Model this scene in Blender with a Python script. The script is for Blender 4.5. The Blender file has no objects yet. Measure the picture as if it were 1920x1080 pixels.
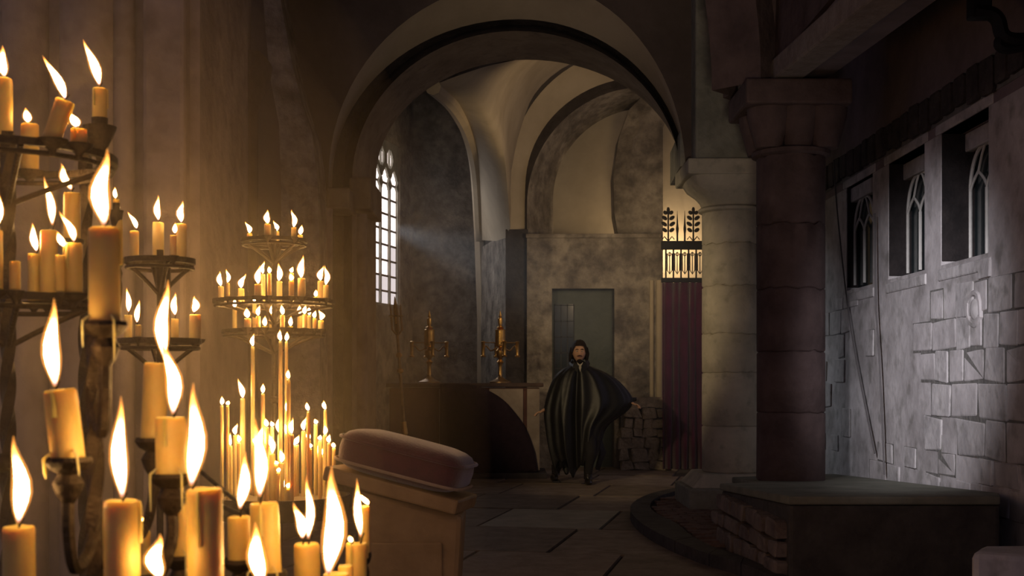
import bpy, bmesh, math, random
from mathutils import Vector, Matrix, noise
random.seed(7)
PI = math.pi
scn = bpy.context.scene
col = scn.collection
# ------------------------------------------------------------------ camera
F = 2300.0                      # focal length in pixels of the 1920x1080 frame
CH = 1.19                       # camera height (m)
HZ = 715.0                      # horizon row
cam_d = bpy.data.cameras.new('camera')
cam = bpy.data.objects.new('camera', cam_d); col.objects.link(cam)
cam.location = (0, 0, CH); cam.rotation_euler = (PI/2, 0, 0)
cam_d.sensor_width = 36; cam_d.lens = 36*F/1920
cam_d.shift_y = (HZ-540)/1920
cam_d.clip_start = 0.05
cam_d.dof.use_dof = True; cam_d.dof.focus_distance = 7.0; cam_d.dof.aperture_fstop = 8.0
scn.camera = cam
def P(px, py, Y): return Vector(((px-960)/F*Y, Y, CH+(HZ-py)/F*Y))
def FL(px, py):                 # floor point
    Y = F*CH/(py-HZ); return Vector(((px-960)/F*Y, Y, 0))
# ------------------------------------------------------------------ world, exposure, big lights
vs = scn.view_settings
vs.view_transform = 'Standard'; vs.look = 'None'; vs.gamma = 1; vs.use_curve_mapping = False
vs.exposure = 0.0
w = bpy.data.worlds.new('world'); scn.world = w; w.use_nodes = True
bg = w.node_tree.nodes['Background']; bg.inputs[0].default_value = (0.90, 0.75, 1.0, 1); bg.inputs[1].default_value = 0.14
try:
    scn.cycles.use_light_tree = True
    scn.cycles.sample_clamp_indirect = 2.0
    scn.cycles.use_denoising = True
    scn.cycles.max_bounces = 4; scn.cycles.diffuse_bounces = 2; scn.cycles.transparent_max_bounces = 8
    scn.cycles.volume_bounces = 0
except Exception: pass
def lamp(name, kind, loc, target, energy, color, size=0.2, angle=60, blend=0.5):
    d = bpy.data.lights.new(name, kind); d.energy = energy; d.color = color
    if kind == 'AREA': d.shape = 'RECTANGLE'; d.size = size[0]; d.size_y = size[1]
    else: d.shadow_soft_size = size
    if kind == 'SPOT': d.spot_size = math.radians(angle); d.spot_blend = blend
    o = bpy.data.objects.new(name, d); col.objects.link(o); o.location = loc
    o.rotation_euler = (Vector(target)-Vector(loc)).to_track_quat('-Z', 'Y').to_euler()
    return o
al = lamp('aisle_lamp', 'SPOT', (-1.0, 1.0, 3.0), (3.0, 9.0, 1.35), 2900, (0.96, 0.93, 1.0), 0.12, 20, 1.0); al.scale = (.62, 1, 1)
lamp('chapel_window_daylight', 'AREA', (-1.62, 17.9, 3.3), (2.0, 15.5, 1.8), 5, (0.86, 0.92, 1.0), (.9, 2.2))
lamp('chapel_window_beam', 'SPOT', (-1.78, 18.05, 3.45), (1.3, 14.8, 2.1), 480, (0.80, 0.89, 1.0), 0.1, 26, 0.8)
lamp('side_room_lamp', 'POINT', (2.35, 17.9, 3.1), (0, 0, 0), 30, (1.0, 0.72, 0.40), 0.15)
lamp('vault_fill_spot', 'SPOT', (1.45, 13.4, 2.6), (0.35, 16.0, 3.6), 95, (1.0, 0.70, 0.38), 0.3, 140, 0.9)  # unseen warm fill added inside the great arch to brighten the vault
lamp('arch_fill_spot', 'SPOT', (0.5, 1.2, 1.0), (0.5, 11.3, 3.9), 260, (1.0, 0.82, 0.58), 0.3, 30, 0.9)  # fill added near the camera to brighten the great arch, no lamp there
lamp('left_fill_spot', 'SPOT', (-1.98, 7.2, 2.5), (1.2, 13.0, 1.8), 420, (1.0, 0.74, 0.40), 0.10, 38, 0.5)  # warm fill added out of sight behind the pier, for man and pale column
# ------------------------------------------------------------------ materials
MATS = {}
def nodes_of(m):
    m.use_nodes = True; nt = m.node_tree
    return nt, nt.nodes, nt.links, nt.nodes['Principled BSDF']
def mat(name, c1, c2=None, scale=4.0, rough=0.85, metal=0.0, bump=0.3, bscale=None, c3=None, spots=0.0, detail=8, sheen=0, sss=0, spec=0.3):
    m = bpy.data.materials.new(name); nt, N, L, b = nodes_of(m)
    tc = N.new('ShaderNodeNewGeometry')
    src = tc.outputs['Position']
    b.inputs['Roughness'].default_value = rough; b.inputs['Metallic'].default_value = metal
    b.inputs['Specular IOR Level'].default_value = spec
    if sheen: b.inputs['Sheen Weight'].default_value = sheen
    if sss:
        b.inputs['Subsurface Weight'].default_value = sss; b.inputs['Subsurface Radius'].default_value = (1, .62, .22)
        b.inputs['Subsurface Scale'].default_value = 0.035
    if c2 is None: b.inputs['Base Color'].default_value = (*c1, 1)
    else:
        n = N.new('ShaderNodeTexNoise'); n.inputs['Scale'].default_value = scale; n.inputs['Detail'].default_value = detail
        n.inputs['Roughness'].default_value = 0.65
        L.new(src, n.inputs['Vector'])
        r = N.new('ShaderNodeValToRGB'); r.color_ramp.elements[0].position = .36; r.color_ramp.elements[1].position = .64
        r.color_ramp.elements[0].color = (*c1, 1); r.color_ramp.elements[1].color = (*c2, 1)
        L.new(n.outputs['Fac'], r.inputs['Fac'])
        out = r.outputs['Color']
        if c3 is not None:
            n3 = N.new('ShaderNodeTexNoise'); n3.inputs['Scale'].default_value = scale*3.3; n3.inputs['Detail'].default_value = 6
            L.new(src, n3.inputs['Vector'])
            r3 = N.new('ShaderNodeValToRGB'); r3.color_ramp.elements[0].position = .60-.12*spots; r3.color_ramp.elements[1].position = .76-.08*spots
            L.new(n3.outputs['Fac'], r3.inputs['Fac'])
            mx = N.new('ShaderNodeMix'); mx.data_type = 'RGBA'
            mf = N.new('ShaderNodeMath'); mf.operation = 'MULTIPLY'; mf.inputs[1].default_value = .55; L.new(r3.outputs['Color'], mf.inputs[0]); L.new(mf.outputs[0], mx.inputs['Factor']); L.new(out, mx.inputs['A']); mx.inputs['B'].default_value = (*c3, 1)
            out = mx.outputs['Result']
        L.new(out, b.inputs['Base Color'])
    if bump:
        nb = N.new('ShaderNodeTexNoise'); nb.inputs['Scale'].default_value = bscale or scale*4; nb.inputs['Detail'].default_value = 8
        L.new(src, nb.inputs['Vector'])
        bp = N.new('ShaderNodeBump'); bp.inputs['Strength'].default_value = bump; bp.inputs['Distance'].default_value = 0.03
        L.new(nb.outputs['Fac'], bp.inputs['Height']); L.new(bp.outputs['Normal'], b.inputs['Normal'])
    MATS[name] = m; return m
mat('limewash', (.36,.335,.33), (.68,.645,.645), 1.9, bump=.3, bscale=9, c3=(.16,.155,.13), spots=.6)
mat('limewash_stone', (.42,.40,.40), (.64,.61,.60), 3.0, bump=.35, bscale=12, c3=(.2,.19,.17), spots=.6)
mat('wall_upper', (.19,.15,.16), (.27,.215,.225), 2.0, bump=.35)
mat('dark_stone', (.04,.033,.034), (.085,.072,.07), 5, bump=.5)
mat('joint_mortar', (.15,.145,.135), (.24,.23,.215), 6, bump=.4)
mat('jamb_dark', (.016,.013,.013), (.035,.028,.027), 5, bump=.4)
mat('grey_stone', (.22,.22,.19), (.36,.35,.30), 3.5, bump=.45, c3=(.14,.14,.12), spots=.3)
mat('pale_stone', (.42,.39,.32), (.58,.53,.44), 3.0, bump=.4, c3=(.25,.24,.20), spots=.3)
mat('red_stone', (.085,.058,.056), (.15,.105,.10), 3.0, bump=.5, c3=(.10,.07,.07), spots=.4)
mat('plaster_warm', (.44,.37,.27), (.56,.48,.36), 1.6, bump=.2)
mat('plaster_pitted', (.12,.10,.085), (.40,.35,.29), 2.6, bump=.8, bscale=16, c3=(.09,.08,.07), spots=.9)
mat('wall_nave', (.10,.075,.065), (.15,.115,.10), 1.6, bump=.4)
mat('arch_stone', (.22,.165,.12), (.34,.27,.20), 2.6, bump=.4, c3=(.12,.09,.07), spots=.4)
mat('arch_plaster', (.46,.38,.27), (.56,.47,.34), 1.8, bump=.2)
mat('pier_stone', (.20,.155,.145), (.36,.29,.26), 2.4, bump=.6, c3=(.14,.10,.09), spots=.7)
mat('floor_dark', (.15,.11,.085), (.26,.20,.155), 5, rough=.6, bump=.3)
mat('floor_mid', (.22,.165,.125), (.36,.28,.22), 5, rough=.6, bump=.3)
mat('floor_light', (.30,.28,.22), (.42,.39,.32), 4, rough=.55, bump=.25)
mat('kerb_stone', (.045,.04,.038), (.09,.08,.075), 6, rough=.7, bump=.4)
mat('brick_red', (.15,.10,.085), (.25,.17,.15), 9, bump=.4)
mat('mortar', (.06,.05,.045), (.09,.075,.07), 8, bump=.3)
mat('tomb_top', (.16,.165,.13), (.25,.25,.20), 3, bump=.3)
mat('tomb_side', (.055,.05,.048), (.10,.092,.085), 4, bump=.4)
mat('rubble', (.13,.10,.09), (.24,.195,.17), 6, bump=.6)
mat('rubble_pale', (.17,.135,.105), (.34,.28,.22), 7, bump=.8, c3=(.10,.08,.07), spots=.6)
mat('iron', (.022,.015,.010), (.05,.034,.022), 30, rough=.5, metal=.6, bump=.3)
mat('iron_black', (.02,.019,.02), rough=.6, metal=.4, bump=0)
mat('brass', (.85,.52,.17), (.70,.42,.13), 20, rough=.33, metal=1.0, bump=.1)
mat('brass_dull', (.40,.26,.13), (.28,.18,.09), 20, rough=.38, metal=.9, bump=.1)
mat('wick', (.02,.015,.012), bump=0)
mat('velvet', (.085,.012,.028), (.12,.018,.036), 30, rough=.9, bump=.2, bscale=120, sheen=.8)
mat('velvet_edge', (.42,.30,.20), (.5,.36,.25), 40, rough=.9, bump=.2, bscale=120)
mat('wood', (.32,.19,.075), (.42,.26,.11), 9, rough=.5, bump=.15)
mat('wood_dark', (.06,.035,.03), (.10,.06,.05), 9, rough=.6, bump=.2)
mat('timber', (.22,.18,.16), (.32,.27,.24), 8, bump=.4)
mat('shadow_plum', (.022,.010,.016), (.036,.017,.025), 12, rough=.95, bump=.3, bscale=60)  # shadow tone for the sheet on the altar front
mat('cloth_purple', (.065,.010,.036), (.10,.016,.052), 6, rough=.85, bump=.2, bscale=60, sheen=.3)
mat('altar_panel', (.30,.24,.20), (.40,.33,.28), 5, bump=.2)
mat('altar_red', (.10,.045,.04), (.14,.065,.055), 5, bump=.2)
mat('skin', (.62,.36,.24), rough=.5, bump=0, sss=.1)
mat('hair', (.018,.012,.010), (.03,.02,.016), 60, rough=.8, bump=.4, spec=.15)
mat('leather', (.007,.0065,.007), (.012,.011,.012), 12, rough=.46, bump=.15, bscale=9, spec=.45)
mat('trousers', (.02,.018,.02), rough=.8, bump=.2)
mat('boot', (.018,.015,.014), rough=.25, bump=.1, spec=.6)
mat('shirt', (.55,.5,.42), rough=.8, bump=.1)
mat('eye', (.8,.78,.72), rough=.2, bump=0)
mat('lip', (.42,.19,.15), rough=.5, bump=0)
mat('lead', (.05,.05,.055), rough=.6, bump=0)
mat('tracery', (.55,.54,.50), (.68,.66,.62), 10, bump=.2)
mat('dark_glass', (.02,.03,.033), rough=.15, bump=0, spec=.6)
mat('door_green', (.06,.075,.068), (.09,.105,.095), 5, rough=.5, bump=.2)
mat('sand', (.35,.27,.17), (.45,.36,.24), 60, bump=.5, bscale=200)
mat('cable', (.12,.11,.11), rough=.6, bump=0)
mat('wax_a', (.52,.35,.10), (.60,.42,.13), 14, rough=.45, bump=.1, sss=.7)
mat('wax_b', (.50,.37,.16), (.58,.45,.21), 14, rough=.45, bump=.1, sss=.7)
def flame_mats():
  for fname, fstr in (('flame', 120.0), ('flame_large', 50.0)):
    m = bpy.data.materials.new(fname); m.use_nodes = True; nt = m.node_tree; N = nt.nodes; L = nt.links
    N.clear(); out = N.new('ShaderNodeOutputMaterial'); em = N.new('ShaderNodeEmission')
    tc = N.new('ShaderNodeTexCoord'); sp = N.new('ShaderNodeSeparateXYZ'); L.new(tc.outputs['Generated'], sp.inputs[0])
    r = N.new('ShaderNodeValToRGB'); e = r.color_ramp.elements
    e[0].position = 0; e[0].color = (.10,.08,.12,1); e[1].position = 1; e[1].color = (1,.30,.05,1)
    for p, c in ((.10,(.45,.22,.08,1)), (.22,(1,.55,.18,1)), (.62,(1,.57,.19,1)), (.84,(1,.36,.07,1))):
        x = e.new(p); x.color = c
    L.new(sp.outputs['Z'], r.inputs['Fac']); L.new(r.outputs['Color'], em.inputs['Color'])
    s = N.new('ShaderNodeValToRGB'); se = s.color_ramp.elements
    se[0].position = 0; se[0].color = (.02,.02,.02,1); se[1].position = 1; se[1].color = (.012,.012,.012,1)
    for p, c in ((.2,1), (.6,1), (.84,.12)):
        x = se.new(p); x.color = (c,c,c,1)
    mu = N.new('ShaderNodeMath'); mu.operation = 'MULTIPLY'; mu.inputs[1].default_value = fstr
    L.new(sp.outputs['Z'], s.inputs['Fac']); L.new(s.outputs['Color'], mu.inputs[0]); L.new(mu.outputs[0], em.inputs['Strength'])
    L.new(em.outputs[0], out.inputs[0]); MATS[fname] = m
  if 1:
    m = bpy.data.materials.new('flame_edge'); m.use_nodes = True; nt = m.node_tree; N = nt.nodes; L = nt.links
    N.clear(); out = N.new('ShaderNodeOutputMaterial'); em = N.new('ShaderNodeEmission'); tr = N.new('ShaderNodeBsdfTransparent'); ad = N.new('ShaderNodeAddShader')
    em.inputs['Color'].default_value = (1,.36,.06,1); em.inputs['Strength'].default_value = .45
    L.new(em.outputs[0], ad.inputs[0]); L.new(tr.outputs[0], ad.inputs[1]); L.new(ad.outputs[0], out.inputs[0])
    m.cycles.emission_sampling = 'NONE'; MATS['flame_edge'] = m
    for nm, c, st in (('day_pane', (1.0,.84,.77), 1.9), ('day_pane_grey', (.92,.80,.78), .95)):
        m = bpy.data.materials.new(nm); nt, N, L, b = nodes_of(m)
        b.inputs['Base Color'].default_value = (.3,.3,.3,1)
        b.inputs['Emission Color'].default_value = (*c,1); b.inputs['Emission Strength'].default_value = st
        m.cycles.emission_sampling = 'NONE'; MATS[nm] = m
flame_mats()
# ------------------------------------------------------------------ mesh helpers
class MB:
    def __init__(s): s.v = []; s.f = []
    def add(s, vs, fs):
        k = len(s.v); s.v += [Vector(v) for v in vs]; s.f += [tuple(i+k for i in f) for f in fs]; return s
    def box(s, lo, hi, M=None):
        (a,b,c),(d,e,f) = lo, hi
        vs = [Vector(p) for p in ((a,b,c),(d,b,c),(d,e,c),(a,e,c),(a,b,f),(d,b,f),(d,e,f),(a,e,f))]
        if M: vs = [M @ v for v in vs]
        return s.add(vs, [(0,3,2,1),(4,5,6,7),(0,1,5,4),(1,2,6,5),(2,3,7,6),(3,0,4,7)])
    def hexa(s, bottom, top):
        return s.add(list(bottom)+list(top), [(0,3,2,1),(4,5,6,7),(0,1,5,4),(1,2,6,5),(2,3,7,6),(3,0,4,7)])
    def prism(s, poly, z0, z1):      # poly: xy list, z0/z1 numbers or callables
        n = len(poly); g = lambda z, p: z(p) if callable(z) else z
        vs = [(p[0],p[1],g(z0,p)) for p in poly]+[(p[0],p[1],g(z1,p)) for p in poly]
        return s.add(vs, [tuple(range(n))[::-1], tuple(range(n,2*n))]+[(i,(i+1)%n,n+(i+1)%n,n+i) for i in range(n)])
    def lathe(s, prof, o=(0,0,0), n=20, axis=None, wob=0, cap=True):
        o = Vector(o); q = Vector((0,0,1)).rotation_difference(Vector(axis)) if axis else None
        vs = []
        for r, z in prof:
            for i in range(n):
                a = 2*PI*i/n; v = Vector((r*math.cos(a), r*math.sin(a), z))
                if wob: v *= 1+wob*noise.noise(Vector((v.x*40+o.x*9, v.y*40, v.z*12+o.z)))
                vs.append(o+(q @ v if q else v))
        m = len(prof)
        fs = [(j*n+i, j*n+(i+1)%n, (j+1)*n+(i+1)%n, (j+1)*n+i) for j in range(m-1) for i in range(n)]
        if cap: fs += [tuple(range(n))[::-1], tuple(range((m-1)*n, m*n))]
        return s.add(vs, fs)
    def tube(s, pts, r, n=8, closed=False):
        pts = [Vector(p) for p in pts]; m = len(pts); R = r if hasattr(r, '__len__') else [r]*m
        vs = []; up = None
        for i, p in enumerate(pts):
            a = pts[(i-1) % m] if (closed or i) else p; b = pts[(i+1) % m] if (closed or i < m-1) else p
            t = (b-a).normalized()
            if up is None: up = Vector((0,0,1)) if abs(t.z) < .9 else Vector((1,0,0))
            x = t.cross(up)
            if x.length < 1e-4: x = t.cross(Vector((0,1,0)))
            x.normalize(); y = x.cross(t).normalized(); up = y
            vs += [p+(x*math.cos(2*PI*k/n)+y*math.sin(2*PI*k/n))*R[i] for k in range(n)]
        fs = [(j*n+k, j*n+(k+1)%n, ((j+1)%m)*n+(k+1)%n, ((j+1)%m)*n+k) for j in range(m if closed else m-1) for k in range(n)]
        if not closed: fs += [tuple(range(n))[::-1], tuple(range((m-1)*n, m*n))]
        return s.add(vs, fs)
    def ring(s, c, R, r, n=40, k=8):
        c = Vector(c); return s.tube([c+Vector((R*math.cos(2*PI*i/n), R*math.sin(2*PI*i/n), 0)) for i in range(n)], r, k, True)
    def band(s, c, R, h, t, n=40):   # flat hoop
        c = Vector(c); vs = []
        for i in range(n):
            a = 2*PI*i/n; d = Vector((math.cos(a), math.sin(a), 0))
            vs += [c+d*(R-t/2)+Vector((0,0,-h/2)), c+d*(R+t/2)+Vector((0,0,-h/2)), c+d*(R+t/2)+Vector((0,0,h/2)), c+d*(R-t/2)+Vector((0,0,h/2))]
        return s.add(vs, [(i*4+k, i*4+(k+1)%4, ((i+1)%n)*4+(k+1)%4, ((i+1)%n)*4+k) for i in range(n) for k in range(4)])
    def loft(s, curves):
        n = len(curves[0]); vs = [p for c in curves for p in c]
        return s.add(vs, [(j*n+i, j*n+i+1, (j+1)*n+i+1, (j+1)*n+i) for j in range(len(curves)-1) for i in range(n-1)])
    def ball(s, c, rx, ry=None, rz=None, n=12, m=8, M=None):
        ry = ry or rx; rz = rz or rx; c = Vector(c); vs = []
        for j in range(m+1):
            t = PI*j/m
            for i in range(n):
                a = 2*PI*i/n; v = Vector((rx*math.sin(t)*math.cos(a), ry*math.sin(t)*math.sin(a), rz*math.cos(t)))
                vs.append(c+(M @ v if M else v))
        return s.add(vs, [(j*n+i, (j+1)*n+i, (j+1)*n+(i+1)%n, j*n+(i+1)%n) for j in range(m) for i in range(n)])
def world_of(o):
    p = Vector((0,0,0))
    while o is not None: p = p+o.location; o = o.parent
    return p
def build(name, mb, m, parent=None, smooth=True, bevel=0, angle=40, sub=0, local=False):
    me = bpy.data.meshes.new(name)
    if parent is None or local:
        vs = mb.v
        if parent is None:
            lo = Vector((min(v.x for v in vs), min(v.y for v in vs), min(v.z for v in vs)))
            hi = Vector((max(v.x for v in vs), max(v.y for v in vs), max(v.z for v in vs)))
            org = Vector(((lo.x+hi.x)/2, (lo.y+hi.y)/2, lo.z))
        else: org = Vector((0,0,0))
    else: org = world_of(parent)
    me.from_pydata([tuple(v-org) for v in mb.v], [], mb.f)
    bm = bmesh.new(); bm.from_mesh(me)
    bmesh.ops.remove_doubles(bm, verts=bm.verts, dist=1e-5)
    bmesh.ops.recalc_face_normals(bm, faces=bm.faces); bm.to_mesh(me); bm.free()
    me.materials.append(MATS[m] if isinstance(m, str) else m)
    if smooth:
        for p in me.polygons: p.use_smooth = True
        try: me.set_sharp_from_angle(angle=math.radians(angle))
        except Exception: pass
    o = bpy.data.objects.new(name, me); col.objects.link(o)
    if parent is None: o.location = org
    else: o.parent = parent
    if bevel:
        b = o.modifiers.new('bevel', 'BEVEL'); b.width = bevel; b.segments = 2; b.limit_method = 'ANGLE'
    if sub:
        b = o.modifiers.new('sub', 'SUBSURF'); b.levels = sub; b.render_levels = sub
    return o
def tag(o, label, cat, group=None):
    o['label'] = label; o['category'] = cat
    if group: o['group'] = group
    return o
def thing(name, label, cat, loc, group=None):
    o = bpy.data.objects.new(name, None); col.objects.link(o); o.location = loc; o.empty_display_size = .1
    return tag(o, label, cat, group)
def struct(o): o['kind'] = 'structure'; return o
def placed(name, me, parent, loc, scale=(1,1,1), rot=(0,0,0)):   # shared-mesh part; loc is in the world, parent unrotated
    o = bpy.data.objects.new(name, me); col.objects.link(o); o.parent = parent
    o.location = Vector(loc)-world_of(parent); o.scale = scale; o.rotation_euler = rot; return o
def stone_mesh(name, m, seed, jit=.10, bev=.10):
    rnd = random.Random(seed); bm = bmesh.new(); bmesh.ops.create_cube(bm, size=1)
    for v in bm.verts: v.co += Vector([rnd.uniform(-jit, jit)*.6 for _ in range(3)])
    bmesh.ops.bevel(bm, geom=bm.edges[:], offset=bev, segments=1, affect='EDGES', profile=.5)
    me = bpy.data.meshes.new(name); bm.to_mesh(me); bm.free(); me.materials.append(MATS[m]); return me
# ------------------------------------------------------------------ floor
fl = MB().box((-6, .3, -.25), (6, 22, -.02))
floor = struct(build('floor', fl, 'mortar', smooth=False))
ANG = math.radians(-12)
ca, sa = math.cos(ANG), math.sin(ANG)
o0 = Vector((.36, 10.68, 0))                       # centre of the pale slab
slabs = {}
def slab_mesh(m, k, wd, dp):
    key = (m, k)
    if key not in slabs:
        rnd = random.Random(k); mb = MB().box((-.5,-.5,-1), (.5,.5,0))
        me = bpy.data.meshes.new('floor_slab'); me.from_pydata([tuple(v) for v in mb.v], [], mb.f); me.materials.append(MATS[m]); slabs[key] = me
    return slabs[key]
rnd = random.Random(3)
for j in range(-6, 7):
    off = 0 if j == 0 else rnd.uniform(-.5, .5)
    for i in range(-5, 5):
        u, v = i*1.02+off, j*1.42
        x = o0.x+u*ca-v*sa; y = o0.y+u*sa+v*ca
        if not (2.6 < y < 19 and -3.2 < x < 2.6): continue
        m = 'floor_light' if (i == 0 and j == 0) else rnd.choice(['floor_dark','floor_dark','floor_mid','floor_mid'])
        if j == -2 and i in (-1, 0): m = 'floor_mid'
        placed('floor_slab', slab_mesh(m, 0, 1, 1), floor, (x, y, rnd.uniform(-.003,.003)), (.99, 1.39, .03), (0,0,ANG))
# kerb and raised brick platform
def smooth_path(pts, n=8):
    out = []; m = len(pts)
    for i in range(m-1):
        p0, p1, p2, p3 = pts[max(i-1,0)], pts[i], pts[i+1], pts[min(i+2,m-1)]
        for k in range(n):
            t = k/n
            out.append(.5*((2*p1)+(p2-p0)*t+(2*p0-5*p1+4*p2-p3)*t*t+(3*p1-p0-3*p2+p3)*t**3))
    out.append(pts[-1]); return out
kp = smooth_path([FL(1330,921), FL(1290,925), FL(1218,942), FL(1182,968), FL(1208,1005), FL(1300,1052), FL(1390,1082), FL(1520,1140)], 6)
kin = []
for i, p in enumerate(kp):
    a = kp[max(i-1,0)]; b = kp[min(i+1,len(kp)-1)]; t = (b-a).normalized(); nrm = Vector((-t.y, t.x, 0))
    if nrm.x < 0 and nrm.y < .2 and i > 3: nrm = -nrm
    nrm = (Vector((1.95, 9.6, 0))-p).normalized()
    kin.append(p+nrm*.27)
plat = thing('brick_platform', 'low platform of worn red bricks with curved dark kerb round the pale column', 'platform', (1.7, 9.5, 0))
nk = len(kp)-1
for s0 in range(0, nk, 4):
    s1 = min(s0+4, nk); mb = MB()
    for i in range(s0, s1):
        a, b, c, d = kp[i], kp[i+1], kin[i+1], kin[i]
        if i == s1-1: b = a.lerp(b, .94); c = d.lerp(c, .94)
        mb.hexa([a, b, c, d], [p+Vector((0,0,.085)) for p in (a,b,c,d)])
    build('kerb_stone', mb, 'kerb_stone', plat, smooth=False)
tailp = [Vector((1.57,6.97,0)),Vector((1.505,8.88,0)),Vector((1.82,9.1,0)),Vector((1.84,10.3,0)),Vector((2.35,10.9,0)),Vector((2.45,12.4,0))]
polyk = kin+tailp
build('bed', MB().prism([(p.x,p.y) for p in polyk], 0, .045), 'mortar', plat, smooth=False)
bms = [stone_mesh('brick', 'brick_red', s, .05) for s in range(4)]
def inside(x, y, poly):
    r = False; n = len(poly)
    for i in range(n):
        a, b = poly[i], poly[(i+1)%n]
        if (a.y > y) != (b.y > y) and x < (b.x-a.x)*(y-a.y)/(b.y-a.y)+a.x: r = not r
    return r
for j in range(60):
    for i in range(16):
        x = 1.0+i*.165+(.08 if j % 2 else 0); y = 6.6+j*.10
        if x > 2.05 or y > 12.1: continue
        if not (inside(x-.08,y-.05,polyk) and inside(x+.08,y+.05,polyk)): continue
        if x > 1.62 and y < 10.3 : continue
        placed('brick', random.choice(bms), plat, (x, y, .045+random.uniform(-.004,.004)), (.152,.088,.04))
# ------------------------------------------------------------------ right aisle wall with three windows
WX = 3.0
wins = [(10.20, 11.0), (8.92, 9.78), (7.72, 8.58)]    # y ranges, far to near
SZ, LZ = 2.0, 2.92
mb = MB()
T = .34
ys = [1.5]+sorted([y for w_ in wins for y in w_])+[13.0]
mb.box((WX, 1.5, -.1), (WX+T, 13, SZ)); 
for i in range(0, len(ys), 2): mb.box((WX, ys[i], SZ), (WX+T, ys[i+1], LZ))
wall_right = struct(build('wall_right', mb, 'limewash', smooth=False))
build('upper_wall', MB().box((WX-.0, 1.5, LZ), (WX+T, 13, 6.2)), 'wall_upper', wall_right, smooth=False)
# soldier course of dark stones over the windows
build('course_bed', MB().box((WX-.006, 6.0, LZ+.07), (WX+.02, 12, 3.235)), 'joint_mortar', wall_right, smooth=False)
sol = [stone_mesh('stone', 'dark_stone', 20+s, .07) for s in range(4)]
y = 6.2
while y < 11.9:
    d = random.uniform(.17, .26)
    placed('stone', random.choice(sol), wall_right, (WX-.012, y+d/2, 3.11+random.uniform(-.01,.01)), (.06, d-.035, random.uniform(.19,.235)))
    y += d
# lintels and projecting pier faces
for k, (a, b) in enumerate(wins):
    build('lintel', MB().box((WX-.008, a-.08, LZ-.0), (WX+.16, b+.10, LZ+.075)), 'limewash_stone', wall_right, smooth=False, bevel=.012)
    build('sill', MB().hexa([(WX-.012,a-.04,SZ-.11),(WX+.3,a-.04,SZ-.11),(WX+.3,b+.04,SZ-.11),(WX-.012,b+.04,SZ-.11)],
                            [(WX-.012,a-.04,SZ-.03),(WX+.3,a-.04,SZ+.06),(WX+.3,b+.04,SZ+.06),(WX-.012,b+.04,SZ-.03)]), 'limewash_stone', wall_right, smooth=False, bevel=.012)
# rubble stones that show through the limewash
lw = [stone_mesh('stone', 'limewash_stone', 40+s, .10, .035) for s in range(6)]+[stone_mesh('stone', 'limewash', 60+s, .08, .035) for s in range(6)]
z = .35
rw = random.Random(11); bed = MB()
while z < 1.92:
    h = rw.uniform(.13, .26); y = 6.3
    while y < 11.9:
        d = rw.uniform(.20, .50)
        near = y < 8.75 and .62 < z < 1.65
        if rw.random() < (.92 if near else .20):
            hh_ = min(h, 1.96-z); proud = .007+rw.uniform(0, .006)
            if near or rw.random() < .5: bed.box((WX-.004, y, z), (WX+.01, y+d, z+hh_))
            placed('stone', rw.choice(lw), wall_right, (WX-proud+.05, y+d/2, z+hh_/2), (.10, d-rw.uniform(.006,.03), hh_-rw.uniform(.006,.026)), (rw.uniform(-.02,.02), 0, rw.uniform(-.008,.008)))
        y += d
    z += h
build('mortar_bed', bed, 'joint_mortar', wall_right, smooth=False)
# hollow ring-shaped putlog hole
ph = P(1830, 580, 7.93)
build('broken_boss', MB().tube([(WX-.002, 7.93+.11*math.cos(a)*random.uniform(.9,1.1), ph.z+.11*math.sin(a)*random.uniform(.9,1.1)) for a in [2*PI*i/14 for i in range(14)]], .024, 6, True), 'limewash', wall_right)
build('broken_boss', MB().ball((WX-.01, 7.93, ph.z), .02, .07, .07), 'limewash_stone', wall_right)
# window tracery
for k, (a, b) in enumerate(wins):
    px_ = WX+(.07,.15,.20)[k]
    win = struct(bpy.data.objects.new('window_%d' % (k+2), None)); col.objects.link(win); win.location = (px_, (a+b)/2, SZ)
    build('pane', MB().box((px_+.03, a-.05, SZ), (px_+.04, b+.05, LZ)), 'dark_glass', win, smooth=False)
    c = b-.315; hw = .30                     # two-light tracery set towards the far jamb
    z0, zs, zt = SZ+.05, SZ+.50, LZ-.12
    tr = MB(); r = .013
    for yy in (c-hw, c+hw): tr.tube([(px_, yy, z0), (px_, yy, zs)], r, 6)
    tr.tube([(px_, c, z0), (px_, c, zs)], r, 6)
    for sgn in (-1, 1):                     # outer pointed arch
        tr.tube([(px_, c+sgn*hw*math.cos(t)**.8 if t < PI/2-.01 else c, zs+(zt-zs)*math.sin(t)) for t in [PI/2*i/10 for i in range(11)]], r, 6)
        cc = c+sgn*hw/2                     # light heads
        for s2 in (-1, 1):
            tr.tube([(px_, cc+s2*hw/2*(1-u**1.7), zs+.13*u) for u in [i/8 for i in range(9)]], r*.8, 6)
        tr.tube([(px_, cc, zs+.13), (px_, c+sgn*hw*.28, zs+.24), (px_, c, zs+.33)], r*.7, 6)
    build('tracery', tr, 'tracery', win)
    build('head_block', MB().box((px_-.035, c-hw-.01, LZ-.13), (px_+.03, c+hw+.01, LZ-.002)), 'limewash_stone', win, smooth=False, bevel=.01)
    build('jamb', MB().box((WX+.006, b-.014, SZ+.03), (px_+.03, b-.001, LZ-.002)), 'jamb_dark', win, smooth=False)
    build('surround', MB().box((px_-.01, a+.002, SZ+.02), (px_+.029, c-hw-.005, LZ-.002)), 'wall_upper', win, smooth=False)
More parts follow.
